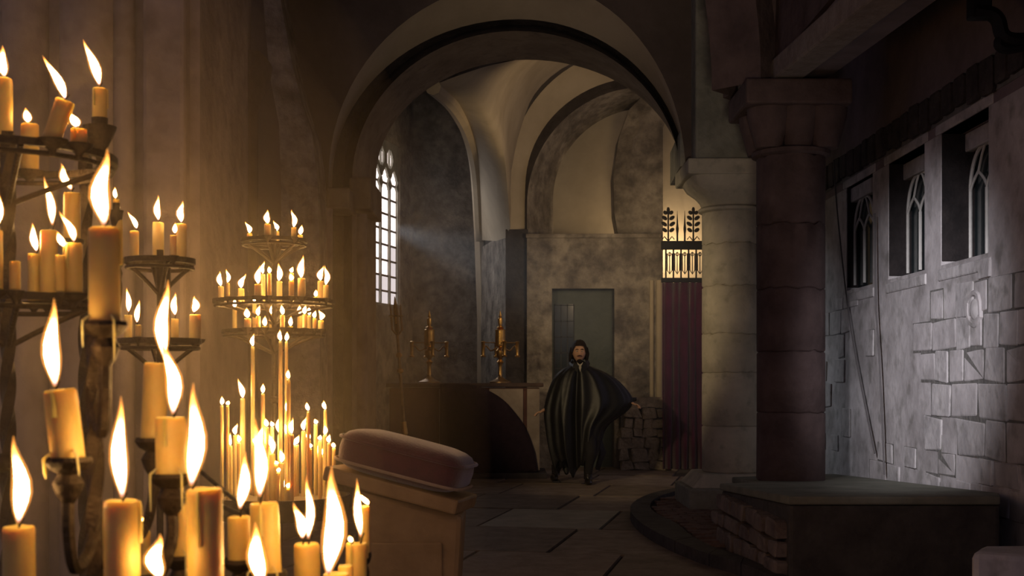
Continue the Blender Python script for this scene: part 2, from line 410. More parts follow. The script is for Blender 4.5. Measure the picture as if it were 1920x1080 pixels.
# cables on the wall
for k, pts in enumerate([[(1563,300),(1572,420),(1596,620),(1640,850)], [(1640,400),(1642,560),(1650,700),(1658,890)]]):
    q = []
    for px, py in pts:
        Y = (WX-.07)/((px-960)/F); q.append(P(px, py, Y))
    tag(build('cable', MB().tube(smooth_path(q, 5), .007, 6), 'cable'), ['thin grey cable hanging slantwise from the stone course beside the red column', 'thin grey cable hanging straight down the limewashed wall below the first window'][k], 'cable')
# ------------------------------------------------------------------ stone ledge in front of the wall
poly = [(1.585,7.0),(1.52,8.9),(1.84,9.1),(1.86,10.3),(2.4,10.9),(WX-.06,11.2),(WX-.06,7.4),(2.78,7.0)]
zl = lambda p: .535-.045*(p[1]-7.0)
led = thing('stone_ledge', 'long dark stone ledge with greenish top against the limewashed wall', 'ledge', (2.2, 8.5, 0))
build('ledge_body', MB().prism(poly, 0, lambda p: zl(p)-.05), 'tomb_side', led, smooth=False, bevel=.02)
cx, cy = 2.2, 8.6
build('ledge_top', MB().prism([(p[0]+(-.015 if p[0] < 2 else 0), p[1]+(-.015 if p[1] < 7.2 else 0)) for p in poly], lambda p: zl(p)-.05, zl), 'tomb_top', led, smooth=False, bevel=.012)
rb = [stone_mesh('stone', 'rubble', 80+s, .14) for s in range(5)]
z = .02
while z < .46:
    h = random.uniform(.10, .16); y = 7.05
    while y < 8.8:
        d = random.uniform(.14, .32)
        if y+d < 9.0 and z+h < .49:
            placed('stone', random.choice(rb), led, (1.57-.034*(y+d/2-7)-random.uniform(-.005,.02), y+d/2, z+h/2), (.10, d-.02, h-.018), (0,0,.034))
        y += d
    z += h
tag(build('broken_block', MB().hexa([P(1822,1120,5.2)+Vector((0,0,0)),P(1990,1120,5.2),P(1990,1120,5.7),P(1835,1120,5.7)],
        [P(1822,1034,5.2),P(1990,1045,5.2),P(1990,1022,5.75),P(1838,1024,5.75)]), 'limewash_stone', smooth=False, bevel=.03), 'pale broken stone block at the foot of the wall in the bottom right corner', 'stone block')
bb = [o for o in col.objects if o.name == 'broken_block'][0]
for v in bb.data.vertices:
    if v.co.z < .05: v.co.z = -bb.location.z
# iron bracket high on the wall
br = thing('iron_bracket', 'black iron bracket jutting from the wall in the top right corner', 'bracket', P(1900, 40, 7.0))
build('bracket_arm', MB().tube(smooth_path([P(1826,20,7.0),P(1858,26,7.0),P(1872,40,7.0),P(1880,66,7.0),P(1905,76,7.0),P(1960,72,7.0)],5), .045, 8), 'iron_black', br)
build('wall_plate', MB().box(tuple(P(1822,32,6.97)), tuple(P(1850,-40,7.06))), 'iron_black', br, smooth=False, bevel=.01)
build('hook', MB().tube(smooth_path([P(1880,66,7.0),P(1872,84,7.0),P(1888,92,7.0),P(1930,84,7.0)],4), .03, 8), 'iron_black', br)
# ------------------------------------------------------------------ columns
def drum_column(name, label, cx, cy, r, z0, z1, m, joints, capital, neck):
    t = thing(name, label, 'column', (cx, cy, z0))
    zs = [z0]+joints+[z1]
    for a, b in zip(zs[:-1], zs[1:]):
        build('drum', MB().lathe([(r-.012, a), (r, a+.012), (r, b-.012), (r-.012, b)], (cx,cy,0), 36, wob=.012), m, t, angle=60)
    return t
# white column on its plinth
wc = drum_column('pale_column', 'pale round stone column on a stepped plinth beside the purple curtain', 2.02, 11.3, .268, .36, 2.75, 'pale_stone', [.78, 1.27, 1.62, 2.06, 2.44], None, None)
build('neck_ring', MB().lathe([(.27,2.73),(.30,2.745),(.305,2.765),(.28,2.785)], (2.02,11.3,0), 36), 'pale_stone', wc)
pr = [(.27,2.78),(.29,2.83),(.345,2.90),(.40,2.96),(.42,3.03)]
def sq_loft(mb, prof, cx, cy, n=36, k0=.0):
    cs = []
    for q, (r, z) in enumerate(prof):
        e = q/(len(prof)-1); c = []
        for i in range(n+1):
            a = 2*PI*i/n; cth, sth = math.cos(a), math.sin(a)
            sqr = 1/max(abs(cth), abs(sth)); rr = r*(1+(sqr-1)*e*.85)
            c.append(Vector((cx+rr*cth, cy+rr*sth, z)))
        cs.append(c)
    mb.loft(cs); return mb
build('capital', sq_loft(MB(), pr, 2.02, 11.3), 'pale_stone', wc)
build('abacus', MB().box((2.02-.46,11.3-.44,3.03),(2.02+.44,11.3+.44,3.17)), 'pale_stone', wc, smooth=False, bevel=.015)
build('plinth_upper', MB().hexa([(1.60,10.86,.24),(2.38,10.86,.24),(2.38,11.7,.24),(1.60,11.7,.24)],[(1.70,10.95,.36),(2.30,10.95,.36),(2.30,11.62,.36),(1.70,11.62,.36)]), 'pale_stone', wc, smooth=False, bevel=.012)
build('plinth_lower', MB().box((1.56,10.78,.045),(2.42,11.76,.24)), 'grey_stone', wc, smooth=False, bevel=.015)
# red engaged column on the ledge
rc = drum_column('red_column', 'dark reddish round column with scalloped capital standing on the stone ledge', 2.17, 9.55, .262, .418, 2.93, 'red_stone', [.95, 1.42, 1.9, 2.4], None, None)
build('neck_ring', MB().lathe([(.262,2.92),(.30,2.935),(.30,2.965),(.27,2.98)], (2.17,9.55,0), 36), 'red_stone', rc)
sc_ = MB()
for dx in (-.2, 0.02, .22):
    for dy in (-.16, .16):
        sc_.lathe([(.10,2.97),(.13,3.08),(.165,3.2),(.17,3.27)], (2.17+dx*1.02,9.55+dy,0), 16)
build('scallops', sc_, 'red_stone', rc)
build('abacus', MB().box((2.17-.42,9.55-.38,3.27),(2.17+.38,9.55+.38,3.46)), 'red_stone', rc, smooth=False, bevel=.02)
# left red column with capital
lc = drum_column('brown_column', 'brown clustered column behind the candle stands with reddish capital', -2.19, 9.5, .2, 0, 3.3, 'red_stone', [.8, 1.5, 2.2, 2.8], None, None)
build('side_shaft', MB().lathe([(.09,0),(.09,3.3)], (-2.34,9.38,0), 16), 'red_stone', lc)
build('side_shaft', MB().lathe([(.09,0),(.09,3.3)], (-2.03,9.38,0), 16), 'red_stone', lc)
build('capital', sq_loft(MB(), [(.22,3.28),(.24,3.34),(.25,3.40),(.29,3.52),(.30,3.68)], -2.19, 9.5), 'red_stone', lc)
for dx in (-.18, .12): build('upper_shaft', MB().lathe([(.07,3.68),(.07,5.6)], (-2.19+dx,9.4,0), 14), 'pier_stone', lc)
# ------------------------------------------------------------------ arches (swept rings)
def arc_px(cx, cy, rl, rr, ry, Y, n=40, jamb=None, a0=PI, a1=0, dx=0):
    c = []
    if jamb is not None:
        for k in range(6):
            py = jamb+(cy-jamb)*k/6; c.append(P(cx-rl, py, Y))
    for i in range(n+1):
        a = a0+(a1-a0)*i/n; r = rl if math.cos(a) < 0 else rr
        c.append(P(cx+r*math.cos(a), cy-ry*math.sin(a), Y))
    return c
YA = 11.2
jf = lambda Y: HZ+CH*F/Y
A  = arc_px(985, 333, 369, 301, 370, YA, jamb=jf(YA))
B  = arc_px(972, 340, 349, 314, 304, YA+.42, jamb=jf(YA+.42))
B2 = arc_px(970, 340, 326, 311, 294, YA+.58, jamb=jf(YA+.58))
C  = arc_px(968, 340, 308, 309, 282, YA+.36, jamb=jf(YA+.36))
E  = arc_px(988, 335, 283, 292, 223, YA+1.3, jamb=jf(YA+1.3))
outer = []
for k, p in enumerate(A):
    px = 960+p.x/p.y*F; py = HZ-(p.z-CH)/p.y*F
    if k < 6: outer.append(P(300, py, YA)); continue
    dx, dy = px-985, py-333.001
    tx = ((1400-985)/dx if dx > 0 else (300-985)/dx) if abs(dx) > 1e-6 else 1e9
    ty = (-330-333)/dy if dy < -1e-6 else 1e9
    t = min(tx, ty); outer.append(P(985+dx*t, 333+dy*t, YA))
wall_back = struct(build('wall_back', MB().loft([outer, A]), 'wall_nave', smooth=False))
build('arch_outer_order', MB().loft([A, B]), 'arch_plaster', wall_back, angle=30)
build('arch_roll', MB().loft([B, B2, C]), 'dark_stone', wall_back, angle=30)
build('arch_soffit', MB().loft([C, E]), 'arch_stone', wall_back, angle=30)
eo = []
for k, p in enumerate(E):
    d = p-Vector((.15, YA+1.3, 2.9)); q = p+Vector((d.x, 0, max(d.z, 0) if k > 5 else 0)).normalized()*2.4
    q.z = p.z if k < 6 else q.z; eo.append(q)
build('chapel_side', MB().loft([E, eo]), 'wall_nave', wall_back, smooth=False)
# imposts on the left jamb
build('impost', MB().box(tuple(P(655,392,YA+.30)), tuple(P(716,362,YA+1.28))), 'arch_stone', wall_back, smooth=False, bevel=.02)
build('impost', MB().box(tuple(P(612,392,YA-.03)), tuple(P(668,366,YA+.45))), 'arch_stone', wall_back, smooth=False, bevel=.02)
for (x0_, x1_) in ((606, 622), (664, 676)):
    build('jamb_shaft', MB().lathe([(.05,0),(.05,P(0,392,YA).z)], (P((x0_+x1_)/2,0,YA).x, YA-.02 if x0_ < 640 else YA+.34, 0), 14), 'pier_stone', wall_back)
# springer wall above the pale column
build('springer', MB().box((P(1304,0,10.95).x, 10.95, 3.17), (2.5, 11.7, 5.6)), 'grey_stone', wall_back, smooth=False, bevel=.02)
build('springer_jamb', MB().prism([(P(1278,0,YA).x,YA+.1),(P(1304,0,YA).x,YA-.02),(P(1304,0,YA).x+.1,12.4),(P(1278,0,YA).x+.05,12.4)], 3.17, 3.5), 'grey_stone', wall_back, smooth=False)
# rubble rib rising from the left pier
lft = [(508,8),(500,-60)]
L1 = [P(x, y, 10.7) for x, y in ((527,jf(10.7)),(527,600),(527,350),(523,233),(506,144),(498,60),(488,-80))]
R1 = [P(x, y, 10.7) for x, y in ((600,jf(10.7)),(600,600),(597,350),(585,249),(566,194),(547,117),(512,-80))]
bk = Vector((0,.5,0))
rib = build('rubble_pier', MB().loft([[p+bk for p in L1], L1, R1, [p+bk for p in R1]]), 'plaster_pitted', wall_back, smooth=False)
# near left pier
wl = MB().box((-4.5, 5.42, 0), (P(375,0,5.42).x, 6.4, 6))
wall_left = struct(build('wall_left', wl, 'pier_stone', smooth=False))
build('pilaster', MB().box((P(266,0,5.33).x, 5.33, 0), (P(346,0,5.33).x, 5.5, 6)), 'pier_stone', wall_left, smooth=False, bevel=.02)
build('shaft', MB().lathe([(.13,0),(.13,6)], (P(170,0,5.42).x, 5.42, 0), 20), 'pier_stone', wall_left)
build('shaft', MB().lathe([(.10,0),(.10,6)], (P(50,0,5.42).x, 5.42, 0), 20), 'pier_stone', wall_left)
build('shaft', MB().lathe([(.05,0),(.05,6)], (P(232,0,5.4).x, 5.4, 0), 14), 'pier_stone', wall_left)
build('aisle_wall', MB().box((-4.5,11.3,0),(-3.0,11.5,6)), 'wall_nave', wall_left, smooth=False)
# diagonal nave arch springing from the red column
s0 = Vector((1.72, 9.42, 3.46)); e0 = Vector((-1.75, 5.7, 3.46)); dv = (e0-s0); span = dv.length; dv.normalize(); R_ = span/2
side = Vector((-dv.y, dv.x, 0))
def dring(r, off, n=36): return [s0+dv*(R_-r*math.cos(PI*i/n))+Vector((0,0,r*math.sin(PI*i/n)))+side*off for i in range(n+1)]
vault_arch = struct(build('trim_1', MB().loft([dring(R_+.5,-.3), dring(R_+.28,-.3), dring(R_+.24,-.22), dring(R_,-.22), dring(R_,.22), dring(R_+.24,.22), dring(R_+.28,.3), dring(R_+.5,.3)]), 'red_stone', angle=30))
# arcade wall and beam over the red column, running towards the camera
aw = struct(build('wall_arcade', MB().box((2.02,4.0,3.62),(2.5,9.9,6.2)), 'red_stone', smooth=False))
build('timber_beam', MB().hexa([(1.98,4.0,3.10),(2.2,4.0,3.10),(2.2,9.6,3.50),(1.98,9.6,3.50)],[(1.98,4.0,3.28),(2.2,4.0,3.28),(2.2,9.6,3.66),(1.98,9.6,3.66)]), 'timber', aw, smooth=False, bevel=.015)
build('wall_fill', MB().hexa([(2.06,4.0,3.2),(2.45,4.0,3.2),(2.45,9.6,3.55),(2.06,9.6,3.55)],[(2.06,4.0,3.7),(2.45,4.0,3.7),(2.45,9.6,3.7),(2.06,9.6,3.7)]), 'wall_upper', aw, smooth=False)
build('upper_shaft', MB().lathe([(.10,3.46),(.10,6)], (1.93,9.5,0), 16), 'red_stone', aw)
# ceiling over nave
struct(build('ceiling', MB().box((-5,-.5,6.0),(5,21,6.2)), 'wall_nave', smooth=False))
# ------------------------------------------------------------------ chapel shell
LX = -1.8; BY = 19.2
ca0 = Vector((-1.99, 17.6, 0)); ca1 = Vector((-1.54, 19.2, 0)); cu_ = (ca1-ca0).normalized(); cn_ = Vector((cu_.y, -cu_.x, 0))
MW = Matrix(((cu_.x, cn_.x, 0, ca0.x), (cu_.y, cn_.y, 0, ca0.y), (0, 0, 1, 0), (0, 0, 0, 1)))   # local x along the wall, y into the room
W0, W1 = .03, 1.07; Wz0, Wz1 = 2.30, 4.75
LW = (ca1-ca0).length
mb = MB()
mb.box((-.3,-.4,0),(W0,0,6),MW); mb.box((W0,-.4,0),(W1,0,Wz0),MW); mb.box((W0,-.4,Wz1),(W1,0,6),MW); mb.box((W1,-.4,0),(LW,0,6),MW)
mb.box((-2.6,12.3,0),(-2.05,17.62,6))
wcl = struct(build('wall_chapel_left', mb, 'plaster_pitted', smooth=False))
wcb = struct(build('wall_chapel_back', MB().box((LX-.5,BY,0),(5,BY+.3,6)), 'plaster_pitted', smooth=False))
win = struct(bpy.data.objects.new('window_1', None)); col.objects.link(win); win.location = MW @ Vector(((W0+W1)/2, -.1, Wz0))
nl = 3; lwid = (W1-W0)/nl; mul = .022; zspr = 4.02
def light_open(y, z):
    for k in range(nl):
        c = W0+lwid*(k+.5); hw = lwid/2-mul; d = abs(y-c)
        if d < hw:
            if z < zspr: return z > Wz0+.03
            if z < zspr+.2: return d < hw*(.55+.45*abs(math.cos((z-zspr)/.2*PI)))
            if z < zspr+.34: return d < hw*(1-((z-zspr-.2)/.14)**1.5)*.8
    for k in range(1, nl):
        c = W0+lwid*k
        if ((y-c)/.12)**2+((z-4.50)/.14)**2 < 1 and (abs(y-c) > .015): return True
    return False
st = .02; ny = int((W1-W0)/st); nz = int((Wz1-Wz0)/st)
mb = MB()
for i in range(ny+1):
    j = 0
    while j < nz+1:
        if not light_open(W0+(i+.5)*st, Wz0+(j+.5)*st):
            k = j
            while k < nz+1 and not light_open(W0+(i+.5)*st, Wz0+(k+.5)*st): k += 1
            mb.box((W0+i*st,-.06,Wz0+j*st), (min(W1,W0+(i+1)*st),-.025,min(Wz1,Wz0+k*st)), MW); j = k
        else: j += 1
build('stone_tracery', mb, 'grey_stone', win, smooth=False)
nrow = 9; paneme = {}
for nm in ('day_pane', 'day_pane_grey'):
    m_ = MB().box((-.5,-.003,-.5),(.5,.003,.5)); me = bpy.data.meshes.new('pane'); me.from_pydata([tuple(v) for v in m_.v], [], m_.f); me.materials.append(MATS[nm]); paneme[nm] = me
zh = (4.36-Wz0)/nrow; rzw = math.atan2(cu_.y, cu_.x)
for k in range(nl):
    c = W0+lwid*(k+.5)
    for r in range(nrow):
        placed('pane', paneme['day_pane_grey' if (r < 2 or (r < 4 and k == 2)) else 'day_pane'], win, MW @ Vector((c, -.075, Wz0+zh*(r+.5))), (lwid-.008, 1, zh-.012), (0,0,rzw))
for r in range(1, nrow):
    build('glazing_bar', MB().box((W0,-.07,Wz0+zh*r-.014), (W1,-.05,Wz0+zh*r+.014), MW), 'lead', win, smooth=False)
for k in (1, 2): placed('pane', paneme['day_pane'], win, MW @ Vector((W0+lwid*k, -.075, 4.53)), (.3, 1, .32), (0,0,rzw))
# chapel vault: one web between the diagonal rib and the side arch
def bez(pts, n): 
    sp = smooth_path([Vector(p) for p in pts], 12); L = len(sp)-1
    return [sp[min(int(L*i/n), L)].lerp(sp[min(int(L*i/n)+1, L)], L*i/n-int(L*i/n)) for i in range(n+1)]
def coons(c0, c1, d0, d1):   # c0: A->D (v=0), c1: B->C (v=1), d0: A->B, d1: D->C
    n = len(c0)-1; m = len(d0)-1; g = []
    for j in range(m+1):
        v = j/m; row = []
        for i in range(n+1):
            u = i/n
            row.append(c0[i]*(1-v)+c1[i]*v+d0[j]*(1-u)+d1[j]*u-(c0[0]*(1-u)*(1-v)+c0[n]*u*(1-v)+c1[0]*(1-u)*v+c1[n]*u*v))
        g.append(row)
    return g
nE = 24
topE = bez([P(812,160,12.6), P(870,138,12.56), P(940,118,12.55), P(1060,100,12.55), P(1184,114,12.55), P(1240,150,12.55)], nE)
ribc = bez([P(812,160,12.6), P(850,196,14.0), P(878,250,15.6), P(893,320,17.2), P(900,450,18.9)], nE)
Fo = bez([P(953,440,16.8), P(955,370,16.8), P(961,310,16.8), P(980,229,16.8), P(1011,165,16.8), P(1080,115,16.8), P(1190,90,16.8), P(1300,105,16.8)], nE)
bc = bez([P(900,450,18.9), P(925,446,17.9), P(953,440,16.8)], nE)
da = bez([P(1240,150,12.55), P(1270,120,14.5), P(1300,105,16.8)], nE)
c1 = bez([P(900,450,18.9), P(953,440,16.8), P(958,326,16.8), P(980,229,16.8), P(1011,165,16.8), P(1080,115,16.8), P(1190,90,16.8), P(1300,105,16.8)], nE)
vault = struct(build('ceiling_chapel', MB().loft(coons(topE, c1, ribc, da)), 'plaster_warm', angle=80))
rpts = [p+Vector((0,-.02,-.02)) for p in ribc]+[P(905,600,18.95), P(905,jf(18.95)-2,18.95)]
build('vault_rib', MB().tube(rpts, [.085]*len(rpts), 8), 'arch_plaster', vault)
# side arch (W2) with stepped orders
f0 = arc_px(1196, 330, 240, 240, 240, 16.8, jamb=440)
f1 = arc_px(1205, 350, 220, 220, 205, 16.95, jamb=440)
f2 = arc_px(1210, 385, 222, 221, 222, 16.85, jamb=440)
f3 = arc_px(1213, 375, 176, 172, 172, 17.55, jamb=440)
wcr = struct(build('wall_chapel_right', MB().loft([f0, [p.lerp(q,.5)+Vector((0,-.03,0)) for p,q in zip(f0,f1)], f1]), 'plaster_warm', angle=30))
build('arch_band', MB().loft([f1, f2]), 'dark_stone', wcr, angle=30)
build('arch_soffit', MB().loft([f2, f3]), 'plaster_pitted', wcr, angle=30)
# wall behind the side arch, and piers
build('niche_back', MB().box((-.1,18.3,0),(5,18.45,6)), 'plaster_warm', wcr, smooth=False)
pier = MB().box((P(1160,0,17.2).x,17.2,0),(P(1243,0,17.2).x,17.7,3.3))
pier.loft([[P(x,y,17.2)+Vector((0,dy,0)) for x,y in ((1160,445),(1152,400),(1150,330),(1160,260),(1180,205),(1215,170),(1235,165))] for dy in (.5,0)] + [[P(x,y,17.15) for x,y in ((1190,445),(1180,400),(1178,330),(1186,270),(1203,225),(1228,200),(1245,195))]] + [[P(x,y,17.2) for x,y in ((1243,445),(1243,400),(1243,330),(1243,300),(1243,270),(1243,240),(1250,220))]])
build('inner_pier', pier, 'plaster_pitted', wcr, smooth=False)
build('lower_wall', MB().box((P(988,0,16.7).x,16.7,P(0,440,16.7).z-1.33*0),(P(1243,0,16.7).x,17.1,P(0,440,16.7).z)) if False else
      MB().box((P(988,0,16.7).x,16.7,0),(P(1035,0,16.7).x,17.2,P(0,445,16.7).z)).box((P(1035,0,16.7).x,16.7,P(0,541,16.7).z),(P(1152,0,16.7).x,17.2,P(0,445,16.7).z)).box((P(1152,0,16.7).x,16.7,0),(P(1243,0,16.7).x,17.2,P(0,445,16.7).z)), 'plaster_pitted', wcr, smooth=False)
build('string_course', MB().box((P(986,0,16.66).x,16.665,P(0,446,16.66).z),(P(1240,0,16.66).x,17.15,P(0,438,16.66).z)), 'plaster_pitted', wcr, smooth=False, bevel=.01)
build('respond', MB().box((P(948,0,16.8).x,16.8,0),(P(990,0,16.8).x,17.3,P(0,430,16.8).z)), 'dark_stone', wcr, smooth=False)
build('back_pier', MB().prism([(P(900,0,18.9).x,18.95),(P(951,0,16.86).x,16.86),(P(988,0,17.2).x,17.2),(.3,19.15),(P(900,0,18.9).x,19.15)], 0, P(0,446,17.6).z), 'plaster_pitted', wcr, smooth=False)
build('corner_shaft', MB().lathe([(.045,.75),(.045,P(0,525,16.6).z)], (P(1236,0,16.66).x,16.66,0), 14), 'plaster_warm', wcr)
build('corner_shaft', MB().lathe([(.03,.75),(.03,P(0,525,16.6).z)], (P(1222,0,16.66).x,16.67,0), 14), 'plaster_warm', wcr)
# door recess with leaded light
d1 = struct(bpy.data.objects.new('door_1', None)); col.objects.link(d1); d1.location = (P(1093,0,17.05).x, 17.05, 0)
build('door_leaf', MB().box((P(1030,0,17.05).x,17.05,0),(P(1156,0,17.05).x,17.12,P(0,535,17.05).z)), 'door_green', d1, smooth=False)
for i in range(4): build('glazing_bar', MB().box((P(1040+i*12,0,17.03).x-.006,17.02,.6),(P(1040+i*12,0,17.03).x+.006,17.05,P(0,570,17).z)), 'lead', d1, smooth=False)
for i in range(8): build('glazing_bar', MB().box((P(1040,0,17.03).x,17.02,.7+.22*i),(P(1076,0,17.03).x,17.05,.712+.22*i)), 'lead', d1, smooth=False)
build('glass', MB().box((P(1040,0,17.03).x,17.035,.6),(P(1076,0,17.03).x,17.048,P(0,570,17).z)), 'dark_glass', d1, smooth=False)
# rubble base of the right pier
rbs = wcr
build('base_core', MB().box((P(1164,0,16.4).x,16.42,0),(P(1254,0,16.4).x,16.75,.80)), 'mortar', rbs, smooth=False)
rs = [stone_mesh('stone', 'rubble_pale', 120+s, .26, .06) for s in range(7)]
z = 0; xl, xr = P(1160,0,16.4).x, P(1258,0,16.4).x
while z < .95:
    h = random.uniform(.07,.17); x = xl+random.uniform(-.03,.03)+(.06 if z > .5 else 0); e = xr+random.uniform(-.03,.0)-(.05 if z > .5 else 0)
    while x < e-.05:
        d = min(random.uniform(.12,.26), e-x)
        placed('stone', random.choice(rs), rbs, (x+d/2, 16.44-random.uniform(0,.03), z+h/2), (d-.004, .16, h-.004), (0, random.uniform(-.12,.12), random.uniform(-.05,.05))); x += d
    z += h
# ------------------------------------------------------------------ gate, cresting and curtain
GY = 16.2
gx0, gx1 = P(1240,0,GY).x, P(1330,0,GY).x
gate = thing('iron_screen', 'dark iron screen with leafy cresting above the purple curtain', 'screen', ((gx0+gx1)/2, GY, 0))
zt, zm, zb = P(0,452,GY).z, P(0,468,GY).z, P(0,521,GY).z
build('rail', MB().box((gx0,GY-.03,zm),(gx1,GY+.03,zt)), 'iron_black', gate, smooth=False, bevel=.006)
build('rail', MB().box((gx0,GY-.025,zb-.06),(gx1,GY+.025,zb)), 'iron_black', gate, smooth=False, bevel=.006)
xs = [gx0+.06+i*.1 for i in range(7)]
for i, x in enumerate(xs):
    build('bar', MB().tube([(x,GY,zb-.03),(x,GY,zm)], .012, 6), 'iron_black', gate)
    if i < 6:
        sc2 = MB(); c = x+.05; zc = (zb+zm)/2
        sc2.tube([(c-.032,GY,zm-.05),(c-.032,GY,zb+.10),(c,GY,zb+.05),(c+.032,GY,zb+.10),(c+.032,GY,zm-.05)], .007, 5)
        sc2.tube([(c,GY,zb+.05),(c,GY,zm-.03)], .007, 5)
        sc2.tube([(c-.03+.03*math.cos(a)*.6+.03,GY,zm-.06+.025*math.sin(a)) for a in [2*PI*k/8 for k in range(8)]], .006, 5, True)
        build('scroll', sc2, 'iron_black', gate)
for px in (1270, 1284):
    x = P(px,0,GY).x
    build('spike', MB().lathe([(.012,zt),(.012,zt+.1),(.02,zt+.16),(.012,zt+.22),(.002,zt+.40)], (x,GY,0), 8), 'iron_black', gate)
for px in (1253, 1300):
    x = P(px,0,GY).x; fn = MB().tube([(x,GY,zt),(x,GY,zt+.38)], .012, 6)
    for h, s in ((.12,.055),(.20,.062),(.28,.058),(.35,.045)):
        for sg in (-1,1):
            M_ = Matrix.Rotation(-sg*math.radians(38), 3, 'Y')
            fn.ball((x+sg*(s*.85),GY,zt+h+.025), s*.72, .012, .026, 8, 5, Matrix.Rotation(-sg*math.radians(35),3,'Y'))
    fn.ball((x,GY,zt+.41), .022, .012, .04, 8, 6)
    for sg in (-1,1): fn.tube([(x,GY,zt),(x+sg*.05,GY,zt+.06),(x+sg*.08,GY,zt+.02)], .008, 5)
    build('leaf_finial', fn, 'iron_black', gate)
cz0, cz1 = .03, zb-.06
cur = [[],[]]
cn = 60; rows = []
for j, z in enumerate((cz1, cz1-.5, 1.0, .5, cz0)):
    rows.append([Vector((gx0+.02+(gx1-gx0-.04)*i/cn, GY+.03+(.02+.012*j)*math.sin(i/cn*PI*11+.5*math.sin(j+i*.3))+.01*math.sin(i*.9), z)) for i in range(cn+1)])
cu = tag(build('curtain', MB().loft(rows), 'cloth_purple', angle=80), 'long purple curtain hanging in folds below the iron screen', 'curtain')
cu.modifiers.new('sol', 'SOLIDIFY').thickness = .012
# curtain-room wall right of the screen
build('screen_jamb', MB().box((P(1324,0,GY).x,GY-.2,0),(P(1400,0,GY).x,GY+.2,4.2)), 'plaster_warm', wcr, smooth=False)
# ------------------------------------------------------------------ altar
AY = 15.1
ax0, ax1 = P(727,0,AY).x, P(1016,0,AY).x; az = P(0,718,AY).z
alt = thing('altar', 'long altar table with dark red and pale front panels under two brass candlesticks', 'altar', ((ax0+ax1)/2, AY+.35, 0))
build('altar_body', MB().box((ax0+.03,AY+.04,.08),(ax1-.03,AY+.75,az-.06)), 'altar_red', alt, smooth=False)
build('altar_slab', MB().box((ax0-.02,AY-.02,az-.05),(ax1+.02,AY+.8,az)), 'wood_dark', alt, smooth=False, bevel=.01)
build('altar_step', MB().box((ax0-.1,AY-.12,0),(ax1+.06,AY+.8,.07)), 'dark_stone', alt, smooth=False, bevel=.01)
for a, b, m in ((727,816,'altar_red'),(820,826,'altar_panel'),(832,908,'altar_panel'),(914,981,'altar_panel'),(985,1012,'altar_panel')):
    build('front_panel', MB().box((P(a,0,AY).x+.02,AY+.015,.09),(P(b,0,AY).x,AY+.05,az-.07)), m, alt, smooth=False, bevel=.008)
# dark plum sheet added in the rounded shape of the altar-front shadow
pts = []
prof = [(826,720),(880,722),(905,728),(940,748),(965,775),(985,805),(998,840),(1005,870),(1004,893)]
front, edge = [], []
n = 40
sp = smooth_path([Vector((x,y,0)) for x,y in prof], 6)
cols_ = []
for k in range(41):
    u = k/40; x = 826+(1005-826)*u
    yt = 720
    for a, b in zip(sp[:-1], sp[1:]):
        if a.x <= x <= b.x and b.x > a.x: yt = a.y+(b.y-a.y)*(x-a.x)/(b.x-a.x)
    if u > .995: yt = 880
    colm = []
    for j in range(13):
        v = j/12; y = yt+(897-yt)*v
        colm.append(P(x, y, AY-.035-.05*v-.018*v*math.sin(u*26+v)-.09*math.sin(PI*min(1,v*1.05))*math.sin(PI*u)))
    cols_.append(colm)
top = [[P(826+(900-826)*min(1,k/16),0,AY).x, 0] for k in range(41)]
oc = tag(build('altar_shadow_sheet', MB().loft(cols_), 'shadow_plum', angle=80), 'dark plum sheet shaped like the rounded shadow on the altar front', 'shadow sheet')
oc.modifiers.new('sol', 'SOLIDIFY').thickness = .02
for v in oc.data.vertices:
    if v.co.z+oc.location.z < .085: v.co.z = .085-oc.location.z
# brass candlesticks
def candlestick(px, Y, ytop, ybot, label, mirror=1):
    b = P(px, ybot, Y); b.z = az; t = thing('brass_candlestick', label, 'candlestick', b, 'brass candlesticks on the altar')
    H = (ybot-ytop)/F*Y; s = H/.87
    pf = lambda L: [(r*s, b.z+z*s) for r, z in L]
    o = (b.x, b.y, 0)
    build('foot', MB().lathe(pf([(.14,0),(.14,.015),(.10,.03),(.06,.05),(.03,.075),(.025,.10)]), o, 24), 'brass_dull', t)
    build('stem', MB().lathe(pf([(.025,.10),(.022,.2),(.03,.24),(.045,.26),(.02,.29),(.03,.31),(.05,.34),(.055,.40),(.04,.42),(.022,.44)]), o, 24), 'brass', t)
    build('knop', MB().lathe(pf([(.022,.44),(.06,.46),(.066,.48),(.062,.64),(.066,.66),(.03,.68)]), o, 24), 'brass', t)
    build('spire', MB().lathe(pf([(.03,.68),(.05,.69),(.02,.71),(.028,.74),(.03,.80),(.012,.815),(.02,.83),(.003,.90)]), o, 20), 'brass', t)
    for a in (0, PI/2, PI, 3*PI/2):
        dx, dy = math.cos(a+.25), math.sin(a+.25)
        p = lambda r, z: (b.x+dx*r*s, b.y+dy*r*s, b.z+z*s)
        ar = build('branch', MB().tube(smooth_path([Vector(p(.05,.44)),Vector(p(.12,.40)),Vector(p(.19,.46)),Vector(p(.22,.34))],4), .010*s, 6).tube([p(.05,.50),p(.22,.50)], .008*s, 6), 'brass_dull', t)
        build('nozzle', MB().lathe(pf([(.03,.32),(.035,.335),(.02,.345),(.022,.50),(.03,.51),(.012,.52)]), (b.x+dx*.22*s, b.y+dy*.22*s, 0), 12), 'brass', ar)
candlestick(805, AY+.35, 585, 716, 'tall brass altar candlestick with glowing stem, nearer the traceried window')
candlestick(938, AY+.35, 585, 716, 'tall brass altar candlestick nearer the running man, dimmer and cooler')
